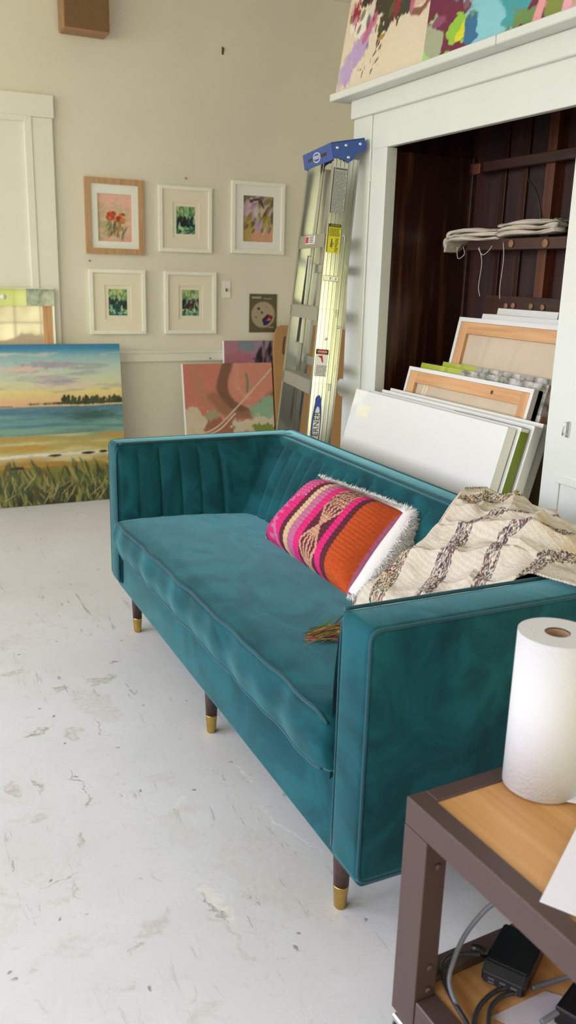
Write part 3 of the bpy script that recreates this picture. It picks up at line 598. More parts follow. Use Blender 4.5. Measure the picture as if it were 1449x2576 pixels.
p.blob(.15, .8, .3, .5, '#c67a68', warp=.3); p.blob(.75, .75, .35, .5, '#cf8877', warp=.3); p.stroke([(.12, 1), (.2, .6), (.4, .35), (.62, .25)], .06, '#b5826b', .4, .8); p.stroke([(.5, 1.02), (.42, .7), (.5, .45), (.7, .3)], .075, '#7d5744', .25, .4); p.stroke([(.3, .55), (.5, .3), (.75, .3), (1, .55)], .08, '#9a6a50', .4, .6, .9)
p.stroke([(.6, 1), (.58, .7), (.72, .5)], .04, '#d3917f', .3); p.stroke([(.70, .85), (.71, .7), (.7, .6)], .018, '#7a8468', .4); p.blob(.08, .2, .22, .2, '#cdbfa6', warp=.6, f=(10, 10)); p.blob(.28, .28, .1, .06, '#a29a7c', warp=.8, f=(10, 10)); p.blob(.92, .3, .22, .22, '#8fae93', rot=.7, warp=.5); p.blob(.75, .12, .4, .12, '#cfc2a8', warp=.7, f=(10, 10)); p.blob(.4, .12, .18, .14, '#a06650', warp=.7, f=(8, 8)); p.blob(.95, .04, .2, .1, '#7a8a3c', warp=.8, f=(10, 10))
p.stroke([(.0, .02), (.3, .1), (.6, .42), (1.0, .92)], .014, '#d8b8a8', .3, .6); p.stroke([(.1, 0), (.35, .08), (.55, .3)], .01, '#d8cdb8', .3); p.grain(.08, 16, 50)
leaning('abstract_painting', 'peach and brown abstract painting leaning behind the sofa arm', 'painting', .585, .775, .03, (1.672, 4.835, .003), .165, p)
p = Paint(120, 190, '#9a7f9c', 81)
p.blob(.2, .95, .3, .12, '#a8788a', warp=.3); p.blob(.25, .86, .3, .08, '#a86a7a', warp=.4); p.blob(.35, .97, .14, .05, '#7a8590', warp=.3, f=(8, 8)); p.blob(.5, 1.74, .16, .1, '#7d5560', warp=.5); p.blob(.5, .83, .15, .05, '#9a7f9a', warp=.5); p.blob(.82, 1.74, .22, .13, '#1d2436', warp=.4); p.blob(.68, .84, .2, .05, '#2c2a2e', warp=.7, f=(10, 20)); p.dab(30, (.5, .85, .8, .98), .03, ['#8a6a80', '#24203a', '#1c3046', '#6a5a66', '#141418'], 2, 1.2)
p.blob(.97, .75, .12, .6, '#3a6f70', warp=.2); p.blob(.9, .8, .03, .5, '#7f9a9a', warp=.1); p.dab(10, (.9, 1, .4, 1), .03, ['#2a5a5a', '#4a8282', '#24484c'], 4, PI/2); p.grain(.08)
leaning('abstract_painting', 'pink, purple and dark teal painting standing behind the peach abstract', 'painting', .42, .90, .025, (1.955, 4.935, .003), .085, p)
# back of a wrapped canvas behind the seascape (stretcher turned outwards)
def stretcher(label, w, h, t, loc, rot, rim=.018, bar=.05, wrap=None, knot=False, brace=True, cat='canvas', group=None):
    o = tag(empty('stretched_canvas', loc, rot), label, cat, group)
    bm = bmesh.new()
    bm_box(bm, (0, t*.55, 0), (w, t, h))                     # cloth face (turned away)
    for lo, hi in (((0, 0, 0), (rim, t, h)), ((w-rim, 0, 0), (w, t, h)), ((rim, 0, 0), (w-rim, t, rim)), ((rim, 0, h-rim), (w-rim, t, h))): bm_box(bm, lo, hi)
    from_bm('canvas_wrap', bm, M_WRAPW, o)
    box('raw_back', (rim, t*.45, rim), (w-rim, t*.56, h-rim), M_RAWC, o, 0)
    for lo, hi in (((rim, .003, h-rim-bar), (w-rim, t*.5, h-rim)), ((rim, .003, rim), (w-rim, t*.5, rim+bar))): box('stretcher_bar', lo, hi, M_PINE, o, .002)
    for lo, hi in (((rim, .002, rim+bar*.02), (rim+bar, t*.5, h-rim-.001)), ((w-rim-bar, .002, rim+bar*.02), (w-rim, t*.5, h-rim-.001))): box('stretcher_bar', lo, hi, pmat('pine_upright', None) if 'pine_upright' in MATS else wood_mat('pine_upright', '#d6a877', '#c08e5e', 'z', 5, .5), o, .002)
    if knot: lathe('knot', [(.007, 0), (.007, .001)], pmat('pine_knot', '#6a4026', .6), o, 16, Matrix.Translation((w*.72, .003, h-rim-bar*.5)) @ RXm)
    return o
M_GREENP = pmat('green_packaging', '#a3b030', .35, coat=1, noise=.06, nscale=5); M_DKPACK = pmat('patterned_packaging', '#6f8a86', .35, col2='#1c2c30', nscale=38, coat=.6)
M_OLIVE = pmat('olive_green_packaging', '#6a7a08', .4, coat=.3); M_BLUEP = pmat('blue_packaging', '#3a5a80', .4, col2='#1c2c3c', nscale=30)
M_FLORP = pmat('floral_packaging', '#c9c4c2', .4, col2='#54553c', nscale=26, coat=.5)
cb = stretcher('wrapped canvas turned to the wall with a lime green sleeve, behind the seascape painting', .95, 1.19, .03, (-.012, 4.985, .003), (-.012, 0, 0), .012, .05)
slv = boxes('packaging_sleeve', [((-.001, -.003, 1.095), (.80, .031, 1.186))], M_GREENP, cb); boxes('packaging_end', [((.80, -.003, 1.095), (.951, .031, 1.186))], M_DKPACK, cb)
lathe('print_dot', [(.016, 0), (.016, .001)], M_WHITE, slv, 20, Matrix.Translation((.68, -.003, 1.142)) @ RXm)
# cardboard folder leaning in the nook
cbp = tag(empty('cardboard_portfolio', (2.27, 4.85, .003), (-.118, 0, 0)), 'tall tan cardboard portfolio with a slot handle standing behind the ladder', 'portfolio')
bm = bmesh.new(); bm_prism(bm, [(0, 0), (.62, 0), (.62, .955), (.3, 1.0), (.06, 1.0), (.03, .985), (.008, .94), (0, .88)], 0, .03, Matrix(((1, 0, 0, 0), (0, 0, 1, 0), (0, 1, 0, 0), (0, 0, 0, 1)))); from_bm('cardboard_panel', bm, M_CARD, cbp)
tube('slot', [(.075, -.0005, .93), (.066, -.0005, .90), (.06, -.0005, .85), (.06, -.0005, .82)], .005, pmat('slot_dark', '#4a3020', .8), cbp)

# ------------------------------------------------------------------ step ladder
LH, LW, LK = 1.792, .383, .055; TH_L = .082; PSI = .19
Rz = Matrix.Rotation(-PSI, 4, 'Z'); Ry = Matrix.Rotation(TH_L, 4, 'Y')
lad = tag(empty('step_ladder', (1.578, 3.369, .012)), 'folded aluminium step ladder with a blue top cap leaning on the cupboard', 'ladder')
lad.rotation_euler = (Rz @ Ry).to_euler()
hwid = lambda z: LW/2+LK*(LH-z)
def rail(name, side, x0, depth, z0, z1, inset, ribs, m=M_ALU):
    """C-channel side rail: ribbed web facing out, two flanges turned in; side -1 near, +1 far"""
    sec = [(x0, 0), (x0+depth, 0), (x0+depth, .026), (x0+depth-.003, .026), (x0+depth-.003, .0065), (x0+.003, .0065), (x0+.003, .026), (x0, .026)]
    web = [(x0+depth*(i+.5)/ribs, 0) for i in range(ribs)]; poly = [(x0, 0)]
    for i in range(ribs):
        c = x0+depth*(i+.5)/ribs; q = depth/ribs*.34; poly += [(c-q, 0), (c-q*.6, .0045), (c+q*.6, .0045), (c+q, 0)]
    poly += sec[1:]
    bm = bmesh.new(); A = []; B = []
    for (x, y) in poly:
        A.append(bm.verts.new((x, side*(hwid(z0)-inset-y), z0))); B.append(bm.verts.new((x, side*(hwid(z1)-inset-y), z1)))
    n = len(poly)
    for i in range(n): bm.faces.new((A[i], A[(i+1) % n], B[(i+1) % n], B[i]))
    bm.faces.new(A[::-1]); bm.faces.new(B); return from_bm(name, bm, m, lad)
railN = rail('front_rail', -1, 0, .066, 0, LH-.03, .0, 4); railF = rail('front_rail', 1, 0, .066, 0, LH-.03, .0, 4)
rearN = rail('rear_rail', -1, .070, .036, .02, LH-.05, .008, 2); rearF = rail('rear_rail', 1, .070, .036, .02, LH-.05, .008, 2)
for zc in (1.455, 1.168, .872, .58, .29):
    hw = hwid(zc)-.004
    st = boxes('step', [((.002, -hw, zc-.004), (.078, hw, zc)), ((.0, -hw, zc-.052), (.004, hw, zc)), ((.074, -hw, zc-.03), (.078, hw, zc))], M_ALU2, lad, .001)
    boxes('tread_rib', [((.006+.012*i, -hw+.004, zc), (.011+.012*i, hw-.004, zc+.0025)) for i in range(6)], M_ALU2, st)
for zc in (1.33, .93, .52): box('rear_brace', (.088, -hwid(zc)+.012, zc-.018), (.096, hwid(zc)-.012, zc+.018), M_ALU2, lad, .002)
for s in (-1, 1): box('spreader', (.05, s*(hwid(1.2)-.03)-.004, 1.0), (.066, s*(hwid(1.2)-.03)+.004, 1.38), M_ALU2, lad, .002)
box('bracket', (.004, -hwid(1.285)-.004, 1.275), (.066, -hwid(1.285)+.0, 1.297), M_ALU2, lad, .002)
for (x, z) in ((.03, 1.286), (.052, 1.286), (.038, 1.05), (.09, 1.1)): lathe('rivet', [(.0055, 0), (.0055, .0015), (.003, .004)], M_STEEL, lad, 14, Matrix.Translation((x, -hwid(z)-.002+(.008 if x > .07 else 0), z)) @ RXm)
# blue cap: front apron, end aprons with a scalloped lower edge, top; back tips up when folded
cap = empty('top_cap', (0, 0, LH-.045), (0, -.26, 0)); cap.parent = lad
capm = bpy.data.meshes.new('cap')
hwc = LW/2+.012; CD = .128; bm = bmesh.new()
bm_box(bm, (-.01, -hwc, .036), (CD, hwc, .045), .003); bm_box(bm, (-.012, -hwc, -.018), (-.006, hwc, .043), .002)
for s in (-1, 1):
    pl = [(-.01, -.012), (.012, -.012), (.032, -.022), (.052, -.036), (.068, -.03), (.085, -.01), (.10, -.004), (CD-.006, -.002), (CD+.002, .01), (CD+.002, .03), (CD-.008, .044), (-.01, .044)]
    y0 = s*hwc; bm_prism(bm, pl, min(y0, y0-s*.005), max(y0, y0-s*.005), Matrix(((1, 0, 0, 0), (0, 0, 1, 0), (0, 1, 0, 0), (0, 0, 0, 1))))
bpy.data.objects.remove(cap); bpy.data.meshes.remove(capm)
CM = Matrix.Translation((0, 0, LH-.045)) @ Matrix.Rotation(-.26, 4, 'Y')
bmesh.ops.transform(bm, matrix=CM, verts=bm.verts[:]); cap = from_bm('top_cap', bm, M_BLUE, lad)
for s in (-1, 1):
    for (x, z) in ((.012, .022), (.048, .026), (.106, .024), (.052, -.018)): lathe('rivet', [(.0068, 0), (.0068, .002), (.0035, .005)], M_STEEL, cap, 16, CM @ Matrix.Translation((x, s*hwc, z)) @ Matrix.Rotation(PI/2 if s < 0 else -PI/2, 4, 'X'))
MFX = CM @ Matrix.Translation((-.0122, 0, .012)) @ Matrix(((0, 0, -1, 0), (-1, 0, 0, 0), (0, 1, 0, 0), (0, 0, 0, 1)))   # plane facing -x: text x -> -y
bm = bmesh.new(); bm_prism(bm, [(-.13, -.006), (.13, -.006), (.13, .006), (-.13, .006)], 0, .0006, MFX); from_bm('slot', bm, M_BLK, cap)
bm = bmesh.new(); bm_prism(bm, [(.052*math.cos(t*PI/18), .019*math.sin(t*PI/18)) for t in range(36)], 0, .0015, MFX); bdg = from_bm('logo_badge', bm, M_WHITE, cap)
bm = bmesh.new(); bm_prism(bm, [(.046*math.cos(t*PI/18), .0155*math.sin(t*PI/18)) for t in range(36)], .0014, .0018, MFX); from_bm('logo_oval', bm, M_DKBLUE, bdg)
text('logo_lettering', 'WERNER', .02, M_WHITE, bdg, MFX @ Matrix.Translation((0, 0, .0021)))
# labels on the near front rail (plane facing -y) ; local x across, y up the rail
def rail_M(z, off=.0026):
    tilt = math.atan(LK); return Matrix.Translation((.033, -hwid(z)-off, z)) @ Matrix.Rotation(-tilt, 4, 'X') @ Matrix(((1, 0, 0, 0), (0, 0, -1, 0), (0, 1, 0, 0), (0, 0, 0, 1)))
def lab_rect(name, z, x0, x1, y0, y1, m, par, d=.0006, off=.0026):
    bm = bmesh.new(); bm_prism(bm, [(x0, y0), (x1, y0), (x1, y1), (x0, y1)], 0, d, rail_M(z, off)); return from_bm(name, bm, m, par)
def lines(name, z, x0, x1, y0, y1, n, m, par, fill=.55, d=.001):
    bm = bmesh.new(); rr = random.Random(int(z*1000)); st = (y1-y0)/n
    for i in range(n):
        x = x0
        while x < x1-.003:
            q = min(x1, x+.003+rr.random()*.006); bm_prism(bm, [(x, y0+i*st), (q, y0+i*st), (q, y0+(i+fill)*st), (x, y0+(i+fill)*st)], 0, d, rail_M(z)); x = q+.0018
    return from_bm(name, bm, m, par)
z = 1.62; il = lab_rect('instruction_label', z, -.026, .026, -.085, .085, pmat('silver_label', '#b9bab2', .5), lad); lines('fine_print', z, -.024, .024, -.083, .072, 30, M_GREYT, il)
lab_rect('heading_bar', z, -.024, .024, .074, .081, M_GREYT, il, .001)
z = 1.435; yl = lab_rect('warning_label', z, -.026, .022, -.05, .058, M_YEL, lad); hd = lab_rect('heading_bar', z, -.026, .022, .046, .058, M_BLACK, yl, .001)
text('heading_text', 'CAUTION', .0085, M_YEL, hd, rail_M(z) @ Matrix.Translation((-.002, .052, .0012)))
lines('fine_print', z, -.023, .019, .012, .044, 8, M_BLACK, yl); lines('fine_print', z-.001, .004, .016, -.045, .008, 9, M_BLACK, yl)
bm = bmesh.new()
for (x0, y0, x1, y1) in ((-.016, -.03, -.006, .002), (-.012, -.034, -.008, -.03), (-.006, -.02, .0, -.012)): bm_prism(bm, [(x0, y0), (x1, y0), (x1-.003, y1), (x0+.003, y1)], 0, .001, rail_M(z))
from_bm('pictogram', bm, M_GREYT, yl)
z = .95; dl_ = lab_rect('danger_label', z, -.03, .022, -.052, .058, M_WHITE, lad); hb = lab_rect('heading_bar', z, -.03, .022, .038, .058, M_BLACK, dl_, .001)
bm = bmesh.new(); bm_prism(bm, [(-.004+.023*math.cos(t*PI/12), .048+.0085*math.sin(t*PI/12)) for t in range(24)], .0008, .0014, rail_M(z)); from_bm('heading_oval', bm, M_RED, hb)
text('heading_text', 'DANGER', .0095, M_WHITE, hb, rail_M(z) @ Matrix.Translation((-.004, .048, .0016)))
bm = bmesh.new(); bm_prism(bm, [(-.024, .03), (-.002, .034), (.004, .004), (-.004, .008), (-.008, .022)], 0, .001, rail_M(z)); from_bm('pictogram', bm, M_RED, dl_)
lines('fine_print', z, -.024, .018, -.048, -.004, 8, M_GREYT, dl_)
z = .70; lg = bmesh.new()
bm_prism(lg, [(.019*math.sin(t*PI/24)*1.0, .125*math.cos(t*PI/24)) for t in range(48)], 0, .0006, rail_M(z)); lg = from_bm('logo_decal', lg, M_DKBLUE, lad)
bm = bmesh.new(); bm_prism(bm, [(.0145*math.sin(t*PI/24), -.01+.088*math.cos(t*PI/24)) for t in range(48)], .0005, .001, rail_M(z)); from_bm('logo_oval', bm, M_WHITE, lg)
text('logo_lettering', 'WERNER', .033, M_BLACK, lg, rail_M(z) @ Matrix.Translation((0, -.012, .0013)) @ Matrix.Rotation(PI/2, 4, 'Z'), space=1.05)
# small label on the top step, facing front
bm = bmesh.new(); MS = Matrix.Translation((-.0004, .02, 1.436)) @ Matrix(((0, 0, -1, 0), (-1, 0, 0, 0), (0, 1, 0, 0), (0, 0, 0, 1)))
bm_prism(bm, [(-.07, -.016), (.07, -.016), (.07, .016), (-.07, .016)], 0, .0006, MS); sl = from_bm('step_label', bm, M_WHITE, lad)
bm = bmesh.new(); bm_prism(bm, [(-.066, -.013), (-.02, -.013), (-.02, .013), (-.066, .013)], .0006, .001, MS); from_bm('red_square', bm, M_RED, sl)
bm = bmesh.new()
for i in range(4): bm_prism(bm, [(-.01, -.012+.007*i), (.055, -.012+.007*i), (.055, -.008+.007*i), (-.01, -.008+.007*i)], .0006, .001, MS)
from_bm('fine_print', bm, M_GREYT, sl)

# ------------------------------------------------------------------ canvases stacked in the cupboard
def lean_pt(px, py, b, a):
    d = ray(px, py); ta = math.tan(a); t = (b+CAMZ*ta)/(d.x-d.z*ta); return Vector((0, 0, CAMZ))+t*d
RG = -PI/2
def place(tl, tr, b, adeg):
    a = math.radians(adeg); P0 = lean_pt(*tl, b, a); P1 = lean_pt(*tr, b, a); w = P0.y-P1.y; h = (P0.z+P1.z)/2/math.cos(a)
    return (b, P0.y, .004), (-a, 0, RG), w, h
GRP = 'canvases stacked in the cupboard'
def white_canvas(label, tl, tr, b, adeg, t, edge=None, top=None):
    loc, rot, w, h = place(tl, tr, b, adeg); o = tag(empty('blank_canvas', loc, rot), label, 'canvas', GRP)
    box('canvas_wrap', (0, 0, 0), (w, t, h), M_WRAPW, o, .002)
    if edge: boxes('packaging_edge', [((w-.001, .002, .0), (w+.0015, t-.002, h-.012))], edge, o); 
    if top: boxes('packaging_top', [((w*top[1], .002, h-.001), (w-.004, t-.002, h+.0015))], top[0], o)
    return o, w, h
wc, w, h = white_canvas('foremost white blank canvas of the stack, nearest the sofa back', (895, 985), (1280, 1070), 1.503, 15, .036)
box('sticker', (.045, -.0008, h-.10), (.135, 0, h-.055), pmat('pale_sticker', '#e8e4cc', .4), wc, 0)
white_canvas('second blank canvas of the stack with an olive green packaging edge', (928, 984), (1312, 1076), 1.545, 15, .034, M_OLIVE, (M_BLUEP, .62))
white_canvas('third white blank canvas of the stack, behind the one with the green edge', (962, 981), (1345, 1075), 1.588, 15, .036)
white_canvas('fourth white blank canvas of the stack, just in front of the shorter stretcher back', (982, 980), (1368, 1067), 1.632, 15, .036)
loc, rot, w, h = place((1030, 925), (1345, 980), 1.695, 13.5)
stretcher('shorter canvas showing its pine stretcher back with a knot, mid stack', w, h, .038, loc, rot, .014, .045, knot=True, group=GRP)
loc, rot, w, h = place((1060, 922), (1383, 966), 1.742, 13.3); o = tag(empty('wrapped_canvas', loc, rot), 'wrapped canvas with green and floral sleeve edge right behind the shorter stretcher back', 'canvas', GRP)
box('canvas_wrap', (0, 0, 0), (w, .034, h), M_WRAPW, o, .002); boxes('packaging_sleeve', [((-.001, -.001, h-.1), (w*.36, .035, h+.002))], M_GREENP, o); boxes('packaging_print', [((w*.36, -.001, h-.1), (w+.001, .035, h+.002))], M_FLORP, o); box('edge_strip', (w-.002, .004, h-.3), (w+.002, .03, h-.1), pmat('brown_strip', '#9a6a48', .6), o, 0)
loc, rot, w, h = place((1115, 916), (1392, 958), 1.787, 13); o = tag(empty('wrapped_canvas', loc, rot), 'wrapped canvas with green and floral sleeve edge right before the large stretcher back', 'canvas', GRP)
box('canvas_wrap', (0, 0, 0), (w, .034, h), M_WRAPW, o, .002); boxes('packaging_sleeve', [((-.001, -.001, h-.1), (w*.34, .035, h+.002))], M_GREENP, o); boxes('packaging_print', [((w*.34, -.001, h-.1), (w+.001, .035, h+.002))], M_FLORP, o); boxes('packaging_edge', [((w-.001, .002, .3), (w+.002, .032, h-.1))], M_OLIVE, o)
loc, rot, w, h = place((1158, 793), (1405, 830), 1.845, 11.6)
stretcher('large canvas showing its pine stretcher back at the rear of the stack', w+.25, h, .036, loc, rot, .016, .045, group=GRP)
loc, rot, w, h = place((1215, 787), (1405, 812), 1.89, 11.2); o, w, h = white_canvas('white canvas with a green top edge just behind the large stretcher back', (1215, 787), (1405, 812), 1.89, 11.2, .03); boxes('packaging_top', [((.03, .004, h-.001), (.26, .026, h+.0015))], M_GREENP, o)
white_canvas('thin rearmost pale canvas of the stack, against the cupboard back', (1253, 777), (1405, 789), 1.935, 11, .02)

# ------------------------------------------------------------------ paintings on the cupboard top
def ledge(label, y0, y1, h, b, adeg, P):
    o = art_mesh('abstract_painting', y0-y1, h, .035, P, M_PAINT, (.55, .36, .25)); o.location = (b, y0, 2.0015); o.rotation_euler = (-math.radians(adeg), 0, RG); tag(o, label, 'painting'); return o
# p1: coordinates u = metres/.62, v = metres/.8
p = Paint(200, 250, '#dfd0b6', 91); s_ = .8
def uv(x, y): return x/.62, y/s_
p.blob(*uv(.15, .16), .19, .085, '#b79cc8', rot=.75, warp=.5, f=(9, 9)); p.blob(*uv(.06, .09), .13, .07, '#b9a2cc', rot=.9, warp=.6, f=(9, 9), edge=.4); p.blob(*uv(.02, .03), .05, .06, '#c6b0c8', warp=.6, f=(9, 9), edge=.6, op=.7)
p.blob(*uv(.12, .235), .11, .06, '#e8e2d6', warp=.7, f=(9, 9)); p.blob(*uv(.2, .30), .1, .08, '#d8cdbc', warp=.7, f=(9, 9)); p.stroke([uv(.16, .17), uv(.22, .25), uv(.24, .33)], .03, '#c06a84', .8, f=(16, 16))
p.blob(*uv(.31, .26), .13, .13, '#3c3420', warp=.9, f=(11, 11)); p.blob(*uv(.27, .19), .05, .04, '#4a4a22', warp=.9, f=(14, 14)); p.blob(*uv(.30, .155), .04, .018, '#a8852e', warp=.9, f=(14, 14)); p.blob(*uv(.37, .24), .05, .05, '#8e1f38', warp=.9, f=(14, 14)); p.blob(*uv(.06, .29), .07, .06, '#9a2430', warp=.9, f=(14, 14)); p.blob(*uv(.14, .33), .08, .03, '#2c2818', warp=.9, f=(14, 14)); p.blob(*uv(.46, .25), .09, .07, '#3a3a28', warp=.9, f=(14, 14))
p.blob(*uv(.35, .36), .3, .06, '#5a3a30', warp=.9, f=(10, 10)); p.blob(*uv(.5, .5), .4, .2, '#a85a6a', warp=.9, f=(8, 8)); p.stroke([uv(.48, .20), uv(.55, .19), uv(.60, .24), uv(.62, .3)], .025, '#8a5a44', .7, f=(16, 16)); p.stroke([uv(.5, .22), uv(.57, .23), uv(.6, .3)], .02, '#d8b8a0', .6, f=(16, 16))
p.dab(26, (.05, .5, .05, .2), .006, ['#3a3028', '#c8a08a', '#d8b8b0'], 3, 1, 1); p.dab(30, (.02, .8, .26, .45), .02, ['#7a2a34', '#2a2a18', '#c86a8a', '#e0d0c0', '#5a5a28'], 1.6, 1, 1.2); p.grain(.04)
ledge('cream abstract painting with lavender and dark floral strokes, left one on the cupboard top', 3.333, 2.712, .8, 1.772, 9.3, p)
p = Paint(260, 240, '#6e1f3f', 95); wd = 1.0
def uv(x, y): return x/wd, y/.75
p.blob(*uv(.30, .16), .10, .22, '#84c4cf', warp=0.85, f=(6, 6)); p.blob(*uv(.38, .08), .09, .16, '#86c6d0', warp=0.85, f=(6, 6)); p.blob(*uv(.33, .3), .14, .14, '#88c8d2', warp=0.85, f=(6, 6)); p.blob(*uv(.22, .16), .03, .12, '#7a5a60', warp=1.02, f=(9, 9)); p.blob(*uv(.16, .20), .04, .06, '#3a7a8a', warp=1.02, f=(9, 9))
p.blob(*uv(.035, .03), .05, .12, '#9bd47e', warp=0.68, f=(8, 8)); p.blob(*uv(.06, .06), .045, .09, '#a3a98a', rot=.3, warp=0.85, f=(8, 8)); p.blob(*uv(.065, .11), .04, .02, '#8a4a6a', warp=1.02, f=(8, 8)); p.blob(*uv(.185, .06), .065, .06, '#8fc23c', rot=.6, warp=1.19, f=(9, 9)); p.blob(*uv(.21, .05), .04, .022, '#d8d22a', rot=.9, warp=1.02, f=(9, 9)); p.blob(*uv(.26, .10), .04, .04, '#5f9a5c', warp=1.19, f=(9, 9)); p.blob(*uv(.26, .04), .025, .06, '#2f6a94', warp=1.02, f=(9, 9))
p.blob(*uv(.47, .12), .07, .2, '#3f9aa0', warp=0.85, f=(6, 6)); p.blob(*uv(.46, .17), .07, .09, '#3f8a4c', warp=1.02, f=(8, 8)); p.blob(*uv(.5, .13), .04, .05, '#1c3a3c', warp=1.19, f=(9, 9)); p.stroke([uv(.5, .1), uv(.55, .16), uv(.58, .25)], .02, '#58c0a0', .4); p.blob(*uv(.72, .12), .16, .3, '#dba0a8', warp=0.515, f=(5, 5)); p.blob(*uv(.53, .02), .06, .04, '#6a8a4a', warp=1.02, f=(9, 9)); p.blob(*uv(.64, .06), .035, .1, '#7d8a3a', warp=0.85, f=(8, 8)); p.blob(*uv(.72, .12), .03, .16, '#8a9a3c', warp=0.85, f=(8, 8)); p.stroke([uv(.56, -.02), uv(.6, .1), uv(.68, .2)], .022, '#e09a9c', .2); p.stroke([uv(.68, -.02), uv(.69, .1), uv(.66, .25)], .02, '#e8a4b4', .2); p.blob(*uv(.8, .1), .04, .3, '#e8a0c0', warp=0.68); p.blob(*uv(.92, .1), .08, .4, '#e4b490', warp=0.68); p.blob(*uv(.86, .2), .02, .2, '#4f9a8a', warp=0.68)
p.grain(.05)
ledge('colourful maroon, aqua and pink abstract painting, right one on the cupboard top', 2.705, 2.705-wd, .75, 1.764, 6.0, p)

# ------------------------------------------------------------------ cloths on the cupboard shelf
def cloth_lump(name, label, path, wid, th, seed, strings):
    """folded cloth: stacked wavy layers along a path"""
    rr = np.random.RandomState(seed); o = tag(empty(name, path[0]), label, 'cloth'); P = catmull([Vector(q)-Vector(path[0]) for q in path], 8); nl = 3
    for l in range(nl):
        V = []; nu = 14; ph = rr.rand(4)*6
        for i, c in enumerate(P):
            g_ = i/(len(P)-1); e = .55+.45*math.sin(PI*min(1, max(.0, g_*.9+.08)))
            ring = []
            for k in range(nu*2):
                t = 2*PI*k/(nu*2); cx_ = math.copysign(abs(math.cos(t))**.6, math.cos(t)); cz = math.copysign(abs(math.sin(t))**.6, math.sin(t))
                wv = 1+.12*math.sin(5*t+ph[0]+g_*7)+.1*math.sin(9*t+ph[1]-g_*5)
                x = cx_*wid*.5*e*wv*(1-.08*l); z = (cz+1)*.5*th/nl*.95*(.8+.3*math.sin(g_*9+ph[2]+t))+l*th/nl
                V.append((c.x+x, c.y+.006*math.sin(7*t+ph[3])*l, c.z+z))
        m = nu*2; n = len(P); F = [(i*m+j, i*m+(j+1) % m, (i+1)*m+(j+1) % m, (i+1)*m+j) for i in range(n-1) for j in range(m)]+[tuple(range(m))[::-1], tuple((n-1)*m+j for j in range(m))]
        raw('cloth_fold', V, F, M_CLOTH, o, True)
    for s in strings: tube('loose_thread', [Vector(q)-Vector(path[0]) for q in s], .0013, M_CLOTH, o, 5, 6)
    return o
xs = XC+DEP-.12
def pz(px, py, x=xs): return at(px, py, 0, x)
cloth_lump('canvas_cloth', 'bunched cream cotton cloth hanging over the left end of the cupboard shelf', [pz(1136, 636, xs-.02), pz(1150, 612, xs-.01), pz(1185, 606, xs), pz(1225, 606, xs+.01), pz(1262, 603, xs+.02)], .11, .045, 5,
           [[pz(1150, 622, xs-.05), pz(1152, 650, xs-.05), pz(1168, 640, xs-.05), pz(1166, 622, xs-.05)], [pz(1205, 622, xs-.055), pz(1212, 660, xs-.055), pz(1204, 720, xs-.055), pz(1207, 745, xs-.055)], [pz(1203, 625, xs-.055), pz(1214, 641, xs-.055), pz(1230, 630, xs-.055), pz(1238, 618, xs-.055)], [pz(1266, 610, xs-.055), pz(1267, 650, xs-.055), pz(1258, 720, xs-.055), pz(1257, 752, xs-.055)]])
cloth_lump('folded_cloth', 'neatly folded flat cream cloth on the cupboard shelf, right of the bunched one', [pz(1268, 597, xs+.03), pz(1300, 593, xs+.03), pz(1350, 590, xs+.03), pz(1390, 588, xs+.03), pz(1412, 583, xs+.03)], .11, .05, 9, [])

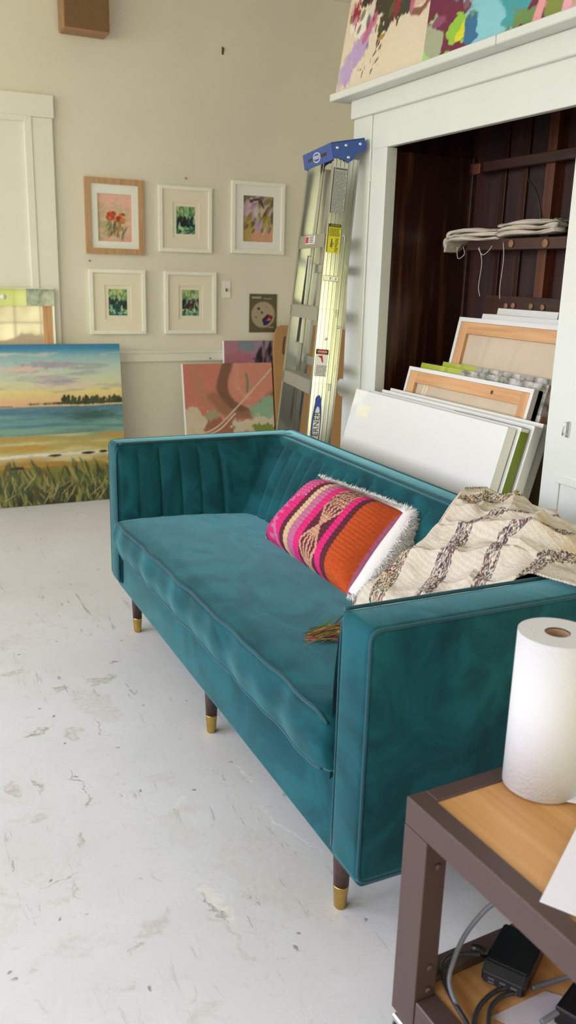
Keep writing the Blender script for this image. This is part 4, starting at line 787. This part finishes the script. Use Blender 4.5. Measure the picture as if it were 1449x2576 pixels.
# ------------------------------------------------------------------ pillow
def pillow():
    bl, br = at(668, 1352, 2, .463), at(878, 1500, 2, .481); tl, tr = at(808, 1208, 2, .652), at(1022, 1292, 2, .648)
    o = tag(empty('throw_pillow', bl), 'woven pink, maroon and orange striped lumbar pillow with white fur back', 'pillow')
    nu, nv = 150, 84; V = []; cols = []; rng = np.random.RandomState(4)
    nrm = (br-bl).cross(tl-bl).normalized()
    if nrm.x > 0: nrm = -nrm
    pink, mar, crm, mau, org, tan = [np.array(lin(c)) for c in ('#d81a70', '#591a2c', '#cfb088', '#b8688c', '#bd4a10', '#c79478')]
    st = [(.022, crm), (.065, mar), (.29, 'P'), (.345, mar), (.40, crm), (.47, mau), (.54, pink), (.72, 'M'), (.775, pink), (.82, mar), (.988, org), (1.01, mau)]
    def tri(x): return abs((x % 1)-.5)*2
    for i in range(nu):
        for j in range(nv):
            u, v = i/(nu-1), j/(nv-1); p0 = (bl*(1-u)+br*u)*(1-v)+(tl*(1-u)+tr*u)*v
            b = (max(0, 1-(2*u-1)**4)*max(0, 1-(2*v-1)**4))**.55
            pin = .012*(abs(2*u-1)**3*(1-abs(2*v-1)**2))
            p0 = p0+nrm*(.085*b+.0016*math.sin(v*nv*1.6)*b)+(br-bl).normalized()*pin*(1 if u < .5 else -1)
            V.append(p0-bl)
            c = next(c for e, c in st if u < e)
            if isinstance(c, str):
                if c == 'P':
                    q = (u-.065)/.225; f = abs(q-.5-.34*math.cos(v*PI*2*1.3)) < .10 or abs(tri(v*5.2)-.5) < .16 and abs(q-.5) < .16
                    if v > .62: f = (int(q*9)+int(v*44)) % 2 == 0
                    c = mau*1.15 if f else pink
                else:
                    q = (u-.54)/.18; dz = tri(v*2.1+.15)
                    f = abs(abs(q-.5)*2-(1-dz)) < .13 or abs(abs(q-.5)*2-(1-dz)*.45) < .09 or abs(q-.5) < .05
                    if v > .66: f = rng.rand() < .55
                    c = tan if f else mar
            w = .82+.3*rng.rand(); 
            if j % 2: w *= .86
            cols.append(c*w)
    F = [(i*nv+j, (i+1)*nv+j, (i+1)*nv+j+1, i*nv+j+1) for i in range(nu-1) for j in range(nv-1)]
    raw('woven_front', V, F, pmat('woven_wool', None, .95, attr='paint', bump=.3, bscale=300), o, True, np.array(cols, np.float32))
    # fur back: pillow-shaped shell plus strands
    Vb = []; n2u, n2v = 60, 36
    def bp(u, v):
        p0 = (bl*(1-u)+br*u)*(1-v)+(tl*(1-u)+tr*u)*v; b = (max(0, 1-(2*u-1)**4)*max(0, 1-(2*v-1)**4))**.55; p0 = p0+(br-bl).normalized()*.062*u**6*(1-.35*abs(2*v-1)**4)+(tl-bl).normalized()*.012*v**6*(.3+.7*u); return p0-nrm*(.004+.06*b)
    for i in range(n2u):
        for j in range(n2v): Vb.append(bp(i/(n2u-1), j/(n2v-1))-bl)
    Fb = [(i*n2v+j, i*n2v+j+1, (i+1)*n2v+j+1, (i+1)*n2v+j) for i in range(n2u-1) for j in range(n2v-1)]
    fm = pmat('white_fur', '#e9e7e3', .95, bump=.5, bscale=160, sheen=.4); fb = raw('fur_back', Vb, Fb, fm, o, True)
    E1 = [bp(1, v)-bl+(br-bl).normalized()*-.034-nrm*.006 for v in (.03, .2, .4, .6, .8, .97)]; E2 = [bp(u, 1)-bl-(tl-bl).normalized()*.010-nrm*.006 for u in (.97, .8, .6, .4, .2, .04)]
    bm = bmesh.new(); bm_tube(bm, catmull(E1, 6), lambda t: .037*(.45+.55*math.sin(PI*min(1, max(0, t*.92+.04)))**.5), 14); bm_tube(bm, catmull(E2, 6), lambda t: .016*(1-.6*t), 12)
    from_bm('fur_rim', bm, fm, fb, True)
    rr = random.Random(5); SV = []; SF = []
    U, Vv = (br-bl).normalized(), (tl-bl).normalized()
    for k in range(15000):
        e = rr.random()
        if e < .42: u, v, d = 1, rr.random(), U
        elif e < .72: u, v, d = rr.random(), 1, Vv
        elif e < .80: u, v, d = 1-.1*rr.random(), 1-.12*rr.random(), (U+Vv)
        elif e < .83: u, v, d = .96+.04*rr.random(), .04*rr.random(), -Vv*.3+U*.7
        else: u, v, d = rr.random(), rr.random(), -nrm*.6
        base = bp(min(1, u), min(1, v))+nrm*((rr.random()-.5)*.05)*(1 if e < .86 else 0)
        dirv = (d+nrm*(rr.random()*.9-.45)+Vector((rr.gauss(0, .35), rr.gauss(0, .35), rr.gauss(0, .35)-.12))).normalized(); l = (.010+.015*rr.random())*(.75 if e >= .42 and e < .72 else 1)
        sd = dirv.cross(Vector((rr.gauss(0, 1), rr.gauss(0, 1), rr.gauss(0, 1)))).normalized()*.0008; b0 = len(SV); mid = base+dirv*l*.55+Vector((0, 0, -.002)); tip = base+dirv*l+Vector((0, 0, -.008*rr.random()))
        SV += [base-sd-bl, base+sd-bl, mid+sd*.8-bl, mid-sd*.8-bl, tip-bl]; SF += [(b0, b0+1, b0+2, b0+3), (b0+3, b0+2, b0+4)]
    f = raw('fur_strands', SV, SF, fm, fb); f['kind'] = 'stuff'
    return o
pillow()

# ------------------------------------------------------------------ blanket
def blanket():
    o = tag(empty('throw_blanket', (1.2, 1.6, .44)), 'cream woven throw with multicoloured bands heaped over the sofa corner', 'blanket')
    X0, X1, Y0, Y1 = .90, 1.545, 1.10, 1.98; nx, ny = 300, 380
    xs_ = np.linspace(X0, X1, nx); ys_ = np.linspace(Y0, Y1, ny); X, Y = np.meshgrid(xs_, ys_, indexing='ij')
    def sm(a, b, x): t = np.clip((x-a)/(b-a), 0, 1); return t*t*(3-2*t)
    n = lambda fx, fy, s, oc=3: fbm((nx, ny), fx, fy, s, oc)
    seat = .476+0*X; backz = np.clip(.425+(X-1.19)*1.40, 0, .716); armz = np.where(Y < 1.30, .716, 0)
    yl = np.interp(X, [.90, .95, 1.02, 1.09, 1.16, 1.25, 1.35, 1.5], [1.62, 1.66, 1.73, 1.765, 1.81, 1.86, 1.84, 1.80])+.03*n(6, 2, 3)
    hmax = np.interp(X, [.90, 1.0, 1.1, 1.2, 1.3, 1.45, 1.54], [.04, .10, .17, .24, .285, .28, .22])
    lo = np.where(X < 1.2, .476, np.maximum(.476, backz-.02))
    m = np.maximum(lo, .476)+np.minimum(hmax, .045*(1-np.exp(-np.maximum(0, yl-Y)/.012))+np.maximum(0, (yl-Y))*1.2)*sm(.945, 1.04, X+.02*n(2, 8, 17))
    m = np.minimum(m, .476+hmax+.012)
    # diagonal folds
    q = (X*.9+Y*.55); fold = .016*(.5-np.abs(np.sin(q*30+n(3, 3, 7)*7))**.8)+.012*(.5-np.abs(np.sin((Y*1.0-X*.5)*26+n(3, 3, 9)*8))**.8)+.05*n(5, 6, 13, 3)+.02*n(14, 16, 15, 3)
    amp = sm(0, .12, yl-Y)
    m = m+fold*amp*sm(.95, 1.08, X)
    # pressed onto the arm, spread over its top
    ta = sm(1.30, 1.40, Y); gx = sm(1.08, 1.22, X); over = .722+.05*sm(1.28, 1.40, Y)*sm(1.15, 1.4, X)+np.abs(fold)*.35*sm(1.19, 1.3, X)
    m = np.where(Y < 1.42, (over*(1-ta)+m*ta)*gx+np.minimum(m, .70)*(1-gx), m)
    sup = np.maximum(np.maximum(seat, np.where(X > 1.19, backz, 0)), np.where(Y < 1.298, .716, 0)); Z = np.maximum(m, sup+.006)
    # over the outside of the arm and over the back it hangs down
    Z = np.where(Y < 1.178, .722-(1.178-Y)*3.2+np.abs(fold)*.4, Z); Z = np.where(X > 1.492, np.minimum(Z, .80-(X-1.492)*5), Z)
    yy = np.where(Y < 1.178, 1.176-(1.178-Y)*.15-.006+.3*fold, Y)
    keep = (Y < yl) & (X > .945+.03*n(2, 8, 17)) & ((Y > 1.302) | (X > 1.185+.05*n(2, 9, 23)+.25*(1.30-Y))) & (Y > 1.125+.05*n(9, 2, 29))
    # colours: bands across the cloth with mixed yarns
    rng = np.random.RandomState(8); dd = (yl-Y)*(1-.25*sm(1.25, 1.5, X))+.03*n(4, 4, 31)
    base = np.array(lin('#cdc3b0')); cols = np.ones((nx, ny, 3))*base
    pal = np.array([lin(c) for c in ('#3d4a34', '#2c2c30', '#7a8a4a', '#8a2f3f', '#5a4a3c', '#b0a040', '#6a5a66', '#d3c7b2', '#d9cfbd', '#b05a3a', '#3a5a50')])
    pal2 = np.array([lin(c) for c in ('#4a4048', '#5c4a50', '#6a5a62', '#d3c7b2', '#7a4a3a', '#cfc3b0', '#39383c')])
    b1 = (dd > .008) & (dd < .034); b2 = (dd > .085) & (dd < .135); b3 = (dd > .225) & (dd < .275); b4 = (dd > .37) & (dd < .41) | (dd > .50) & (dd < .54)
    band = (b1 | b2 | b3 | b4) & (rng.rand(nx, ny) < .8)
    rc = rng.randint(0, len(pal), (nx//2+1, ny+1)); RC = np.repeat(rc, 2, 0)[:nx, :ny]
    rc2 = rng.randint(0, len(pal2), (nx//2+1, ny+1)); RC2 = np.repeat(rc2, 2, 0)[:nx, :ny]
    alt = (b1 | b2)[..., None]; cols = np.where(band[..., None], np.where(alt, pal[RC], pal2[RC2]), cols)
    cols *= (.84+.2*rng.rand(nx, ny)+.07*np.sin(np.arange(nx)*1.6)[:, None])[..., None]
    tint = n(6, 6, 41); cols = np.where(((tint > .16) & ~band)[..., None], cols*np.array([1, .93, .88]), cols)
    Z = Z+.0012*np.sin(X*1100)*np.sin(Y*900)
    idx = -np.ones((nx, ny), int); V = []; CL = []
    used = np.zeros((nx, ny), bool); kf = keep[:-1, :-1] & keep[1:, :-1] & keep[1:, 1:] & keep[:-1, 1:]
    for a in (0, 1):
        for b in (0, 1): used[a:nx-1+a, b:ny-1+b] |= kf
    ii = np.argwhere(used); idx[used] = np.arange(len(ii))
    V = np.stack([X[used]-1.2, yy[used]-1.6, Z[used]-.44], 1); CL = cols[used]
    F = [(idx[i, j], idx[i+1, j], idx[i+1, j+1], idx[i, j+1]) for i, j in np.argwhere(kf)]
    bo = raw('woven_cloth', V.tolist(), F, pmat('woven_cotton', None, .95, attr='paint', bump=.35, bscale=260), o, True, CL.astype(np.float32))
    md = bo.modifiers.new('thickness', 'SOLIDIFY'); md.thickness = .004; md.offset = -1
    # corner tassel lying on the seat
    rr = random.Random(3); root = Vector((.955, 1.56, .488)); tip = Vector((.868, 1.655, .484)); ax = (tip-root); V = []; F = []; CL = []
    pals = [lin(c) for c in ('#5c7a1c', '#7a8a22', '#8a4a1c', '#5a2a18', '#3a5a20', '#b04a70', '#4a2038', '#a08a2a', '#9a3020')]
    sd0 = ax.cross(Vector((0, 0, 1))).normalized()
    bm = bmesh.new(); 
    for k in range(420):
        s1, s2 = rr.gauss(0, .012), rr.gauss(0, .018); l = .6+.5*rr.random(); h0 = abs(rr.gauss(0, .010))
        p0 = root+sd0*s1*.6+Vector((0, 0, h0)); p3 = root+ax*l+sd0*s2+Vector((0, 0, abs(rr.gauss(0, .008))-.004)); pm = (p0+p3)/2+sd0*rr.gauss(0, .01)+Vector((0, 0, .012+h0*.8)); c = rr.choice(pals)
        w = Vector((rr.gauss(0, 1), rr.gauss(0, 1), rr.gauss(0, 1))).normalized()*.0011; b0 = len(V); pts = catmull([p0, pm, p3], 5)
        for q in pts: V += [q-w-Vector((1.2, 1.6, .44)), q+w-Vector((1.2, 1.6, .44))]; CL += [c, c]
        F += [(b0+2*i, b0+2*i+1, b0+2*i+3, b0+2*i+2) for i in range(len(pts)-1)]
    bm.free()
    t = raw('tassel', V, F, pmat('tassel_yarn', None, .9, attr='paint'), o, False, np.array(CL, np.float32)); t['label'] = 'green, rust and purple yarn tassel'
blanket()

# ------------------------------------------------------------------ cart
CT = .5; PHI = math.radians(2.6)
cart = tag(empty('work_cart', (.709, 1.0, 0), (0, 0, PHI)), 'brown metal cart with bamboo shelves on casters in front of the sofa arm', 'cart')
CW, CL_ = .62, .85
fr = .036
boxes('top_frame', [((0, -CL_, CT-.05), (fr, 0, CT)), ((CW-fr, -CL_, CT-.05), (CW, 0, CT)), ((fr, -fr*.9, CT-.05), (CW-fr, 0, CT-.0002)), ((fr, -CL_, CT-.05), (CW-fr, -CL_+fr, CT-.0002))], M_CARTM, cart, .002)
box('bamboo_top', (fr, -CL_+fr, CT-.02), (CW-fr, -fr*.9, CT-.003), M_BAMB, cart, .001)
for x in (.0, CW-.043):
    for y in (-.06, -CL_+.0):
        lg = box('leg', (x, y, .085), (x+.043, y+.06, CT-.0505), M_CARTM, cart, .0015)
        for z in (.40, .205, .16): lathe('bolt', [(.0065, 0), (.006, .002), (.003, .004)], M_CARTM, lg, 16, Matrix.Translation((x+.026, y-.0005, z)) @ RXm)
LS = .145
boxes('lower_frame', [((.002, -CL_+.06, LS-.055), (.045, -.06, LS)), ((CW-.045, -CL_+.06, LS-.055), (CW-.002, -.06, LS)), ((.043, -.038, LS-.03), (CW-.043, -.002, LS+.012)), ((.043, -CL_+.002, LS-.05), (CW-.043, -CL_+.04, LS))], M_CARTM, cart, .002)
box('bamboo_shelf', (.045, -CL_+.04, LS-.02), (CW-.045, -.038, LS-.004), M_BAMB, cart, .001)
for x, y in ((.022, -.03), (CW-.022, -.03), (.022, -CL_+.03), (CW-.022, -CL_+.03)):
    cs = boxes('caster', [((x-.03, y-.016, .074), (x+.03, y+.016, .086)), ((x-.028, y-.018, .03), (x+.012, y-.014, .078)), ((x-.028, y+.014, .03), (x+.012, y+.018, .078))], M_STEEL, cart, .002)
    lathe('wheel', [(.006, -.012), (.030, -.012), (.034, -.007), (.034, .007), (.030, .012), (.006, .012)], M_RUB, cs, 28, Matrix.Translation((x-.012, y, .034)) @ RXm)
# paper towel roll
rc_ = at(1354, 1953, 2, CT); RR = .0605; RC = Vector((.935, .945, CT+.0005))
roll = tag(empty('paper_towel_roll', RC), 'white paper towel roll standing on the brown cart', 'paper towel roll')
bm = bmesh.new(); n = 72; RHh = .268
sp = []
for i in range(n+1): t = -.9+2*PI*i/n; r = RR+.0012*i/n; sp.append((r*math.cos(t), r*math.sin(t)))
prev = None
for z0_, z1_ in ((0, RHh),):
    a = [bm.verts.new((x, y, z0_)) for x, y in sp]; b = [bm.verts.new((x, y, z1_)) for x, y in sp]; ia = [bm.verts.new((.02*math.cos(-.9+2*PI*i/n), .02*math.sin(-.9+2*PI*i/n), z0_)) for i in range(n+1)]; ib = [bm.verts.new((.02*math.cos(-.9+2*PI*i/n), .02*math.sin(-.9+2*PI*i/n), z1_)) for i in range(n+1)]
    for i in range(n): bm.faces.new((a[i], a[i+1], b[i+1], b[i])); bm.faces.new((b[i], b[i+1], ib[i+1], ib[i])); bm.faces.new((a[i], ia[i], ia[i+1], a[i+1]))
    bm.faces.new((a[0], b[0], b[n], a[n]))
o = from_bm('towel_sheets', bm, M_TOWEL, roll)
for p_ in o.data.polygons: p_.use_smooth = abs(p_.normal.z) < .5
lathe('cardboard_core', [(.0205, .0005), (.0205, RHh-.002), (.0190, RHh-.002), (.0190, .0005)], M_CORE, roll, 32, close=False)
def sheet(name, label, pts, z, m, cat='paper', th=.0012):
    c = sum((Vector((q[0], q[1], 0)) for q in pts), Vector())/len(pts); bm = bmesh.new(); bm_prism(bm, [(q[0]-c.x, q[1]-c.y) for q in pts], 0, th); o = from_bm(name, bm, m); o.location = (c.x, c.y, z); return tag(o, label, cat)
a = at(1357, 2270, 2, CT); sheet('paper_sheet', 'white paper sheet lying over the near edge of the cart top', [(a.x, a.y), (a.x+.12, a.y-.19), (a.x+.34, a.y-.05), (a.x+.22, a.y+.14)], CT+.001, M_PAPER)
a = at(1392, 2012, 2, CT); sheet('paper_sheet', 'white paper sheet beside the paper towel roll on the cart', [(a.x, a.y), (a.x+.1, a.y-.09), (a.x+.28, a.y+.06), (a.x+.15, a.y+.12)], CT+.001, M_PAPER)
zz = LS-.0035
a = at(1235, 2560, 2, zz); b = at(1370, 2495, 2, zz); sheet('paper_sheet', 'pale paper sheet on the lower shelf of the cart', [(a.x, a.y), (b.x, b.y), (b.x+.1, b.y-.1), (a.x+.1, a.y-.14)], zz+.0005, pmat('lower_paper', '#b5aeb0', .7))
# black hub on the lower shelf
bl, br = at(1209, 2466, 2, zz), at(1322, 2500, 2, zz); ang = math.atan2(br.y-bl.y, br.x-bl.x); wv = (br-bl).length
hub = tag(empty('charging_hub', (bl.x, bl.y, zz+.001), (0, 0, ang-.2)), 'black charging hub with ports among cables on the lower cart shelf', 'charging hub')
Mh = Matrix.Identity(4)
bm = bmesh.new(); bm_prism(bm, [(0, 0), (.115, 0), (.115, .036), (.014, .036), (-.004, .022)], 0, wv, Matrix(((0, 0, 1, 0), (1, 0, 0, 0), (0, 1, 0, 0), (0, 0, 0, 1)))); bmesh.ops.bevel(bm, geom=bm.edges[:], offset=.003, segments=2, affect='EDGES'); from_bm('housing', bm, M_BLK, hub)
boxes('front_plate', [((.004, -.0035, .003), (wv-.004, .0, .024))], M_BLK2, hub, .001)
for i in range(3):
    q = wv*(.18+.26*i); boxes('port', [((q, -.005, .007), (q+wv*.14, -.003, .010)), ((q, -.005, .014), (q+wv*.14, -.003, .017))], pmat('port_grey', '#5a5a5c', .5), hub)
lathe('cable_gland', [(.009, 0), (.009, .02), (.006, .03)], M_BLK, hub, 18, Matrix.Translation((.0, .03, .03)) @ Matrix.Rotation(-PI/2, 4, 'Y'))
def cable(label, pts, r, m):
    P = [at(px, py, 2, z) for px, py, z in pts]; o = tube('power_cable', [q-P[0] for q in P], r, m, None, 10, 8); o.location = P[0]; return tag(o, label, 'cable', 'cables on the lower cart shelf')
cable('grey cable arching up from the lower shelf to behind the cart rail', [(1255, 2262, .33), (1215, 2295, .30), (1170, 2352, .25), (1142, 2415, .20), (1130, 2470, .17), (1150, 2530, .152), (1185, 2590, .152), (1215, 2640, .152)], .0042, M_CABLE)
cable('dark cable looping from the left end of the black hub', [(1206, 2401, .178), (1170, 2399, .18), (1130, 2406, .175), (1113, 2432, .165), (1120, 2475, .155), (1145, 2525, .152), (1175, 2575, .152), (1195, 2630, .152)], .0042, M_CABLE2)
cable('outer curved cable coming from beneath the front of the hub', [(1288, 2483, .15), (1250, 2492, .15), (1215, 2520, .15), (1196, 2555, .15), (1190, 2600, .15)], .0042, M_CABLE2)
cable('inner curved cable coming from beneath the front of the hub', [(1292, 2497, .15), (1262, 2507, .15), (1238, 2530, .15), (1230, 2560, .15), (1230, 2600, .15)], .0042, M_CABLE2)
cable('grey cable running right from the hub towards the frame edge', [(1338, 2485, .15), (1390, 2470, .155), (1440, 2455, .16), (1500, 2440, .16)], .0042, M_CABLE)
cable('thick grey cable in front, lower right corner of the cart shelf', [(1362, 2572, .16), (1400, 2548, .165), (1450, 2520, .17), (1500, 2495, .17)], .005, M_CABLE)
q = at(1478, 2600, 2, zz); ad = tag(empty('power_adapter', (q.x, q.y, zz+.001), (0, 0, .4)), 'black power adapter at the right end of the lower cart shelf', 'power adapter'); box('housing', (-.02, -.05, 0), (.06, .05, .035), M_BLK, ad, .005, 3)
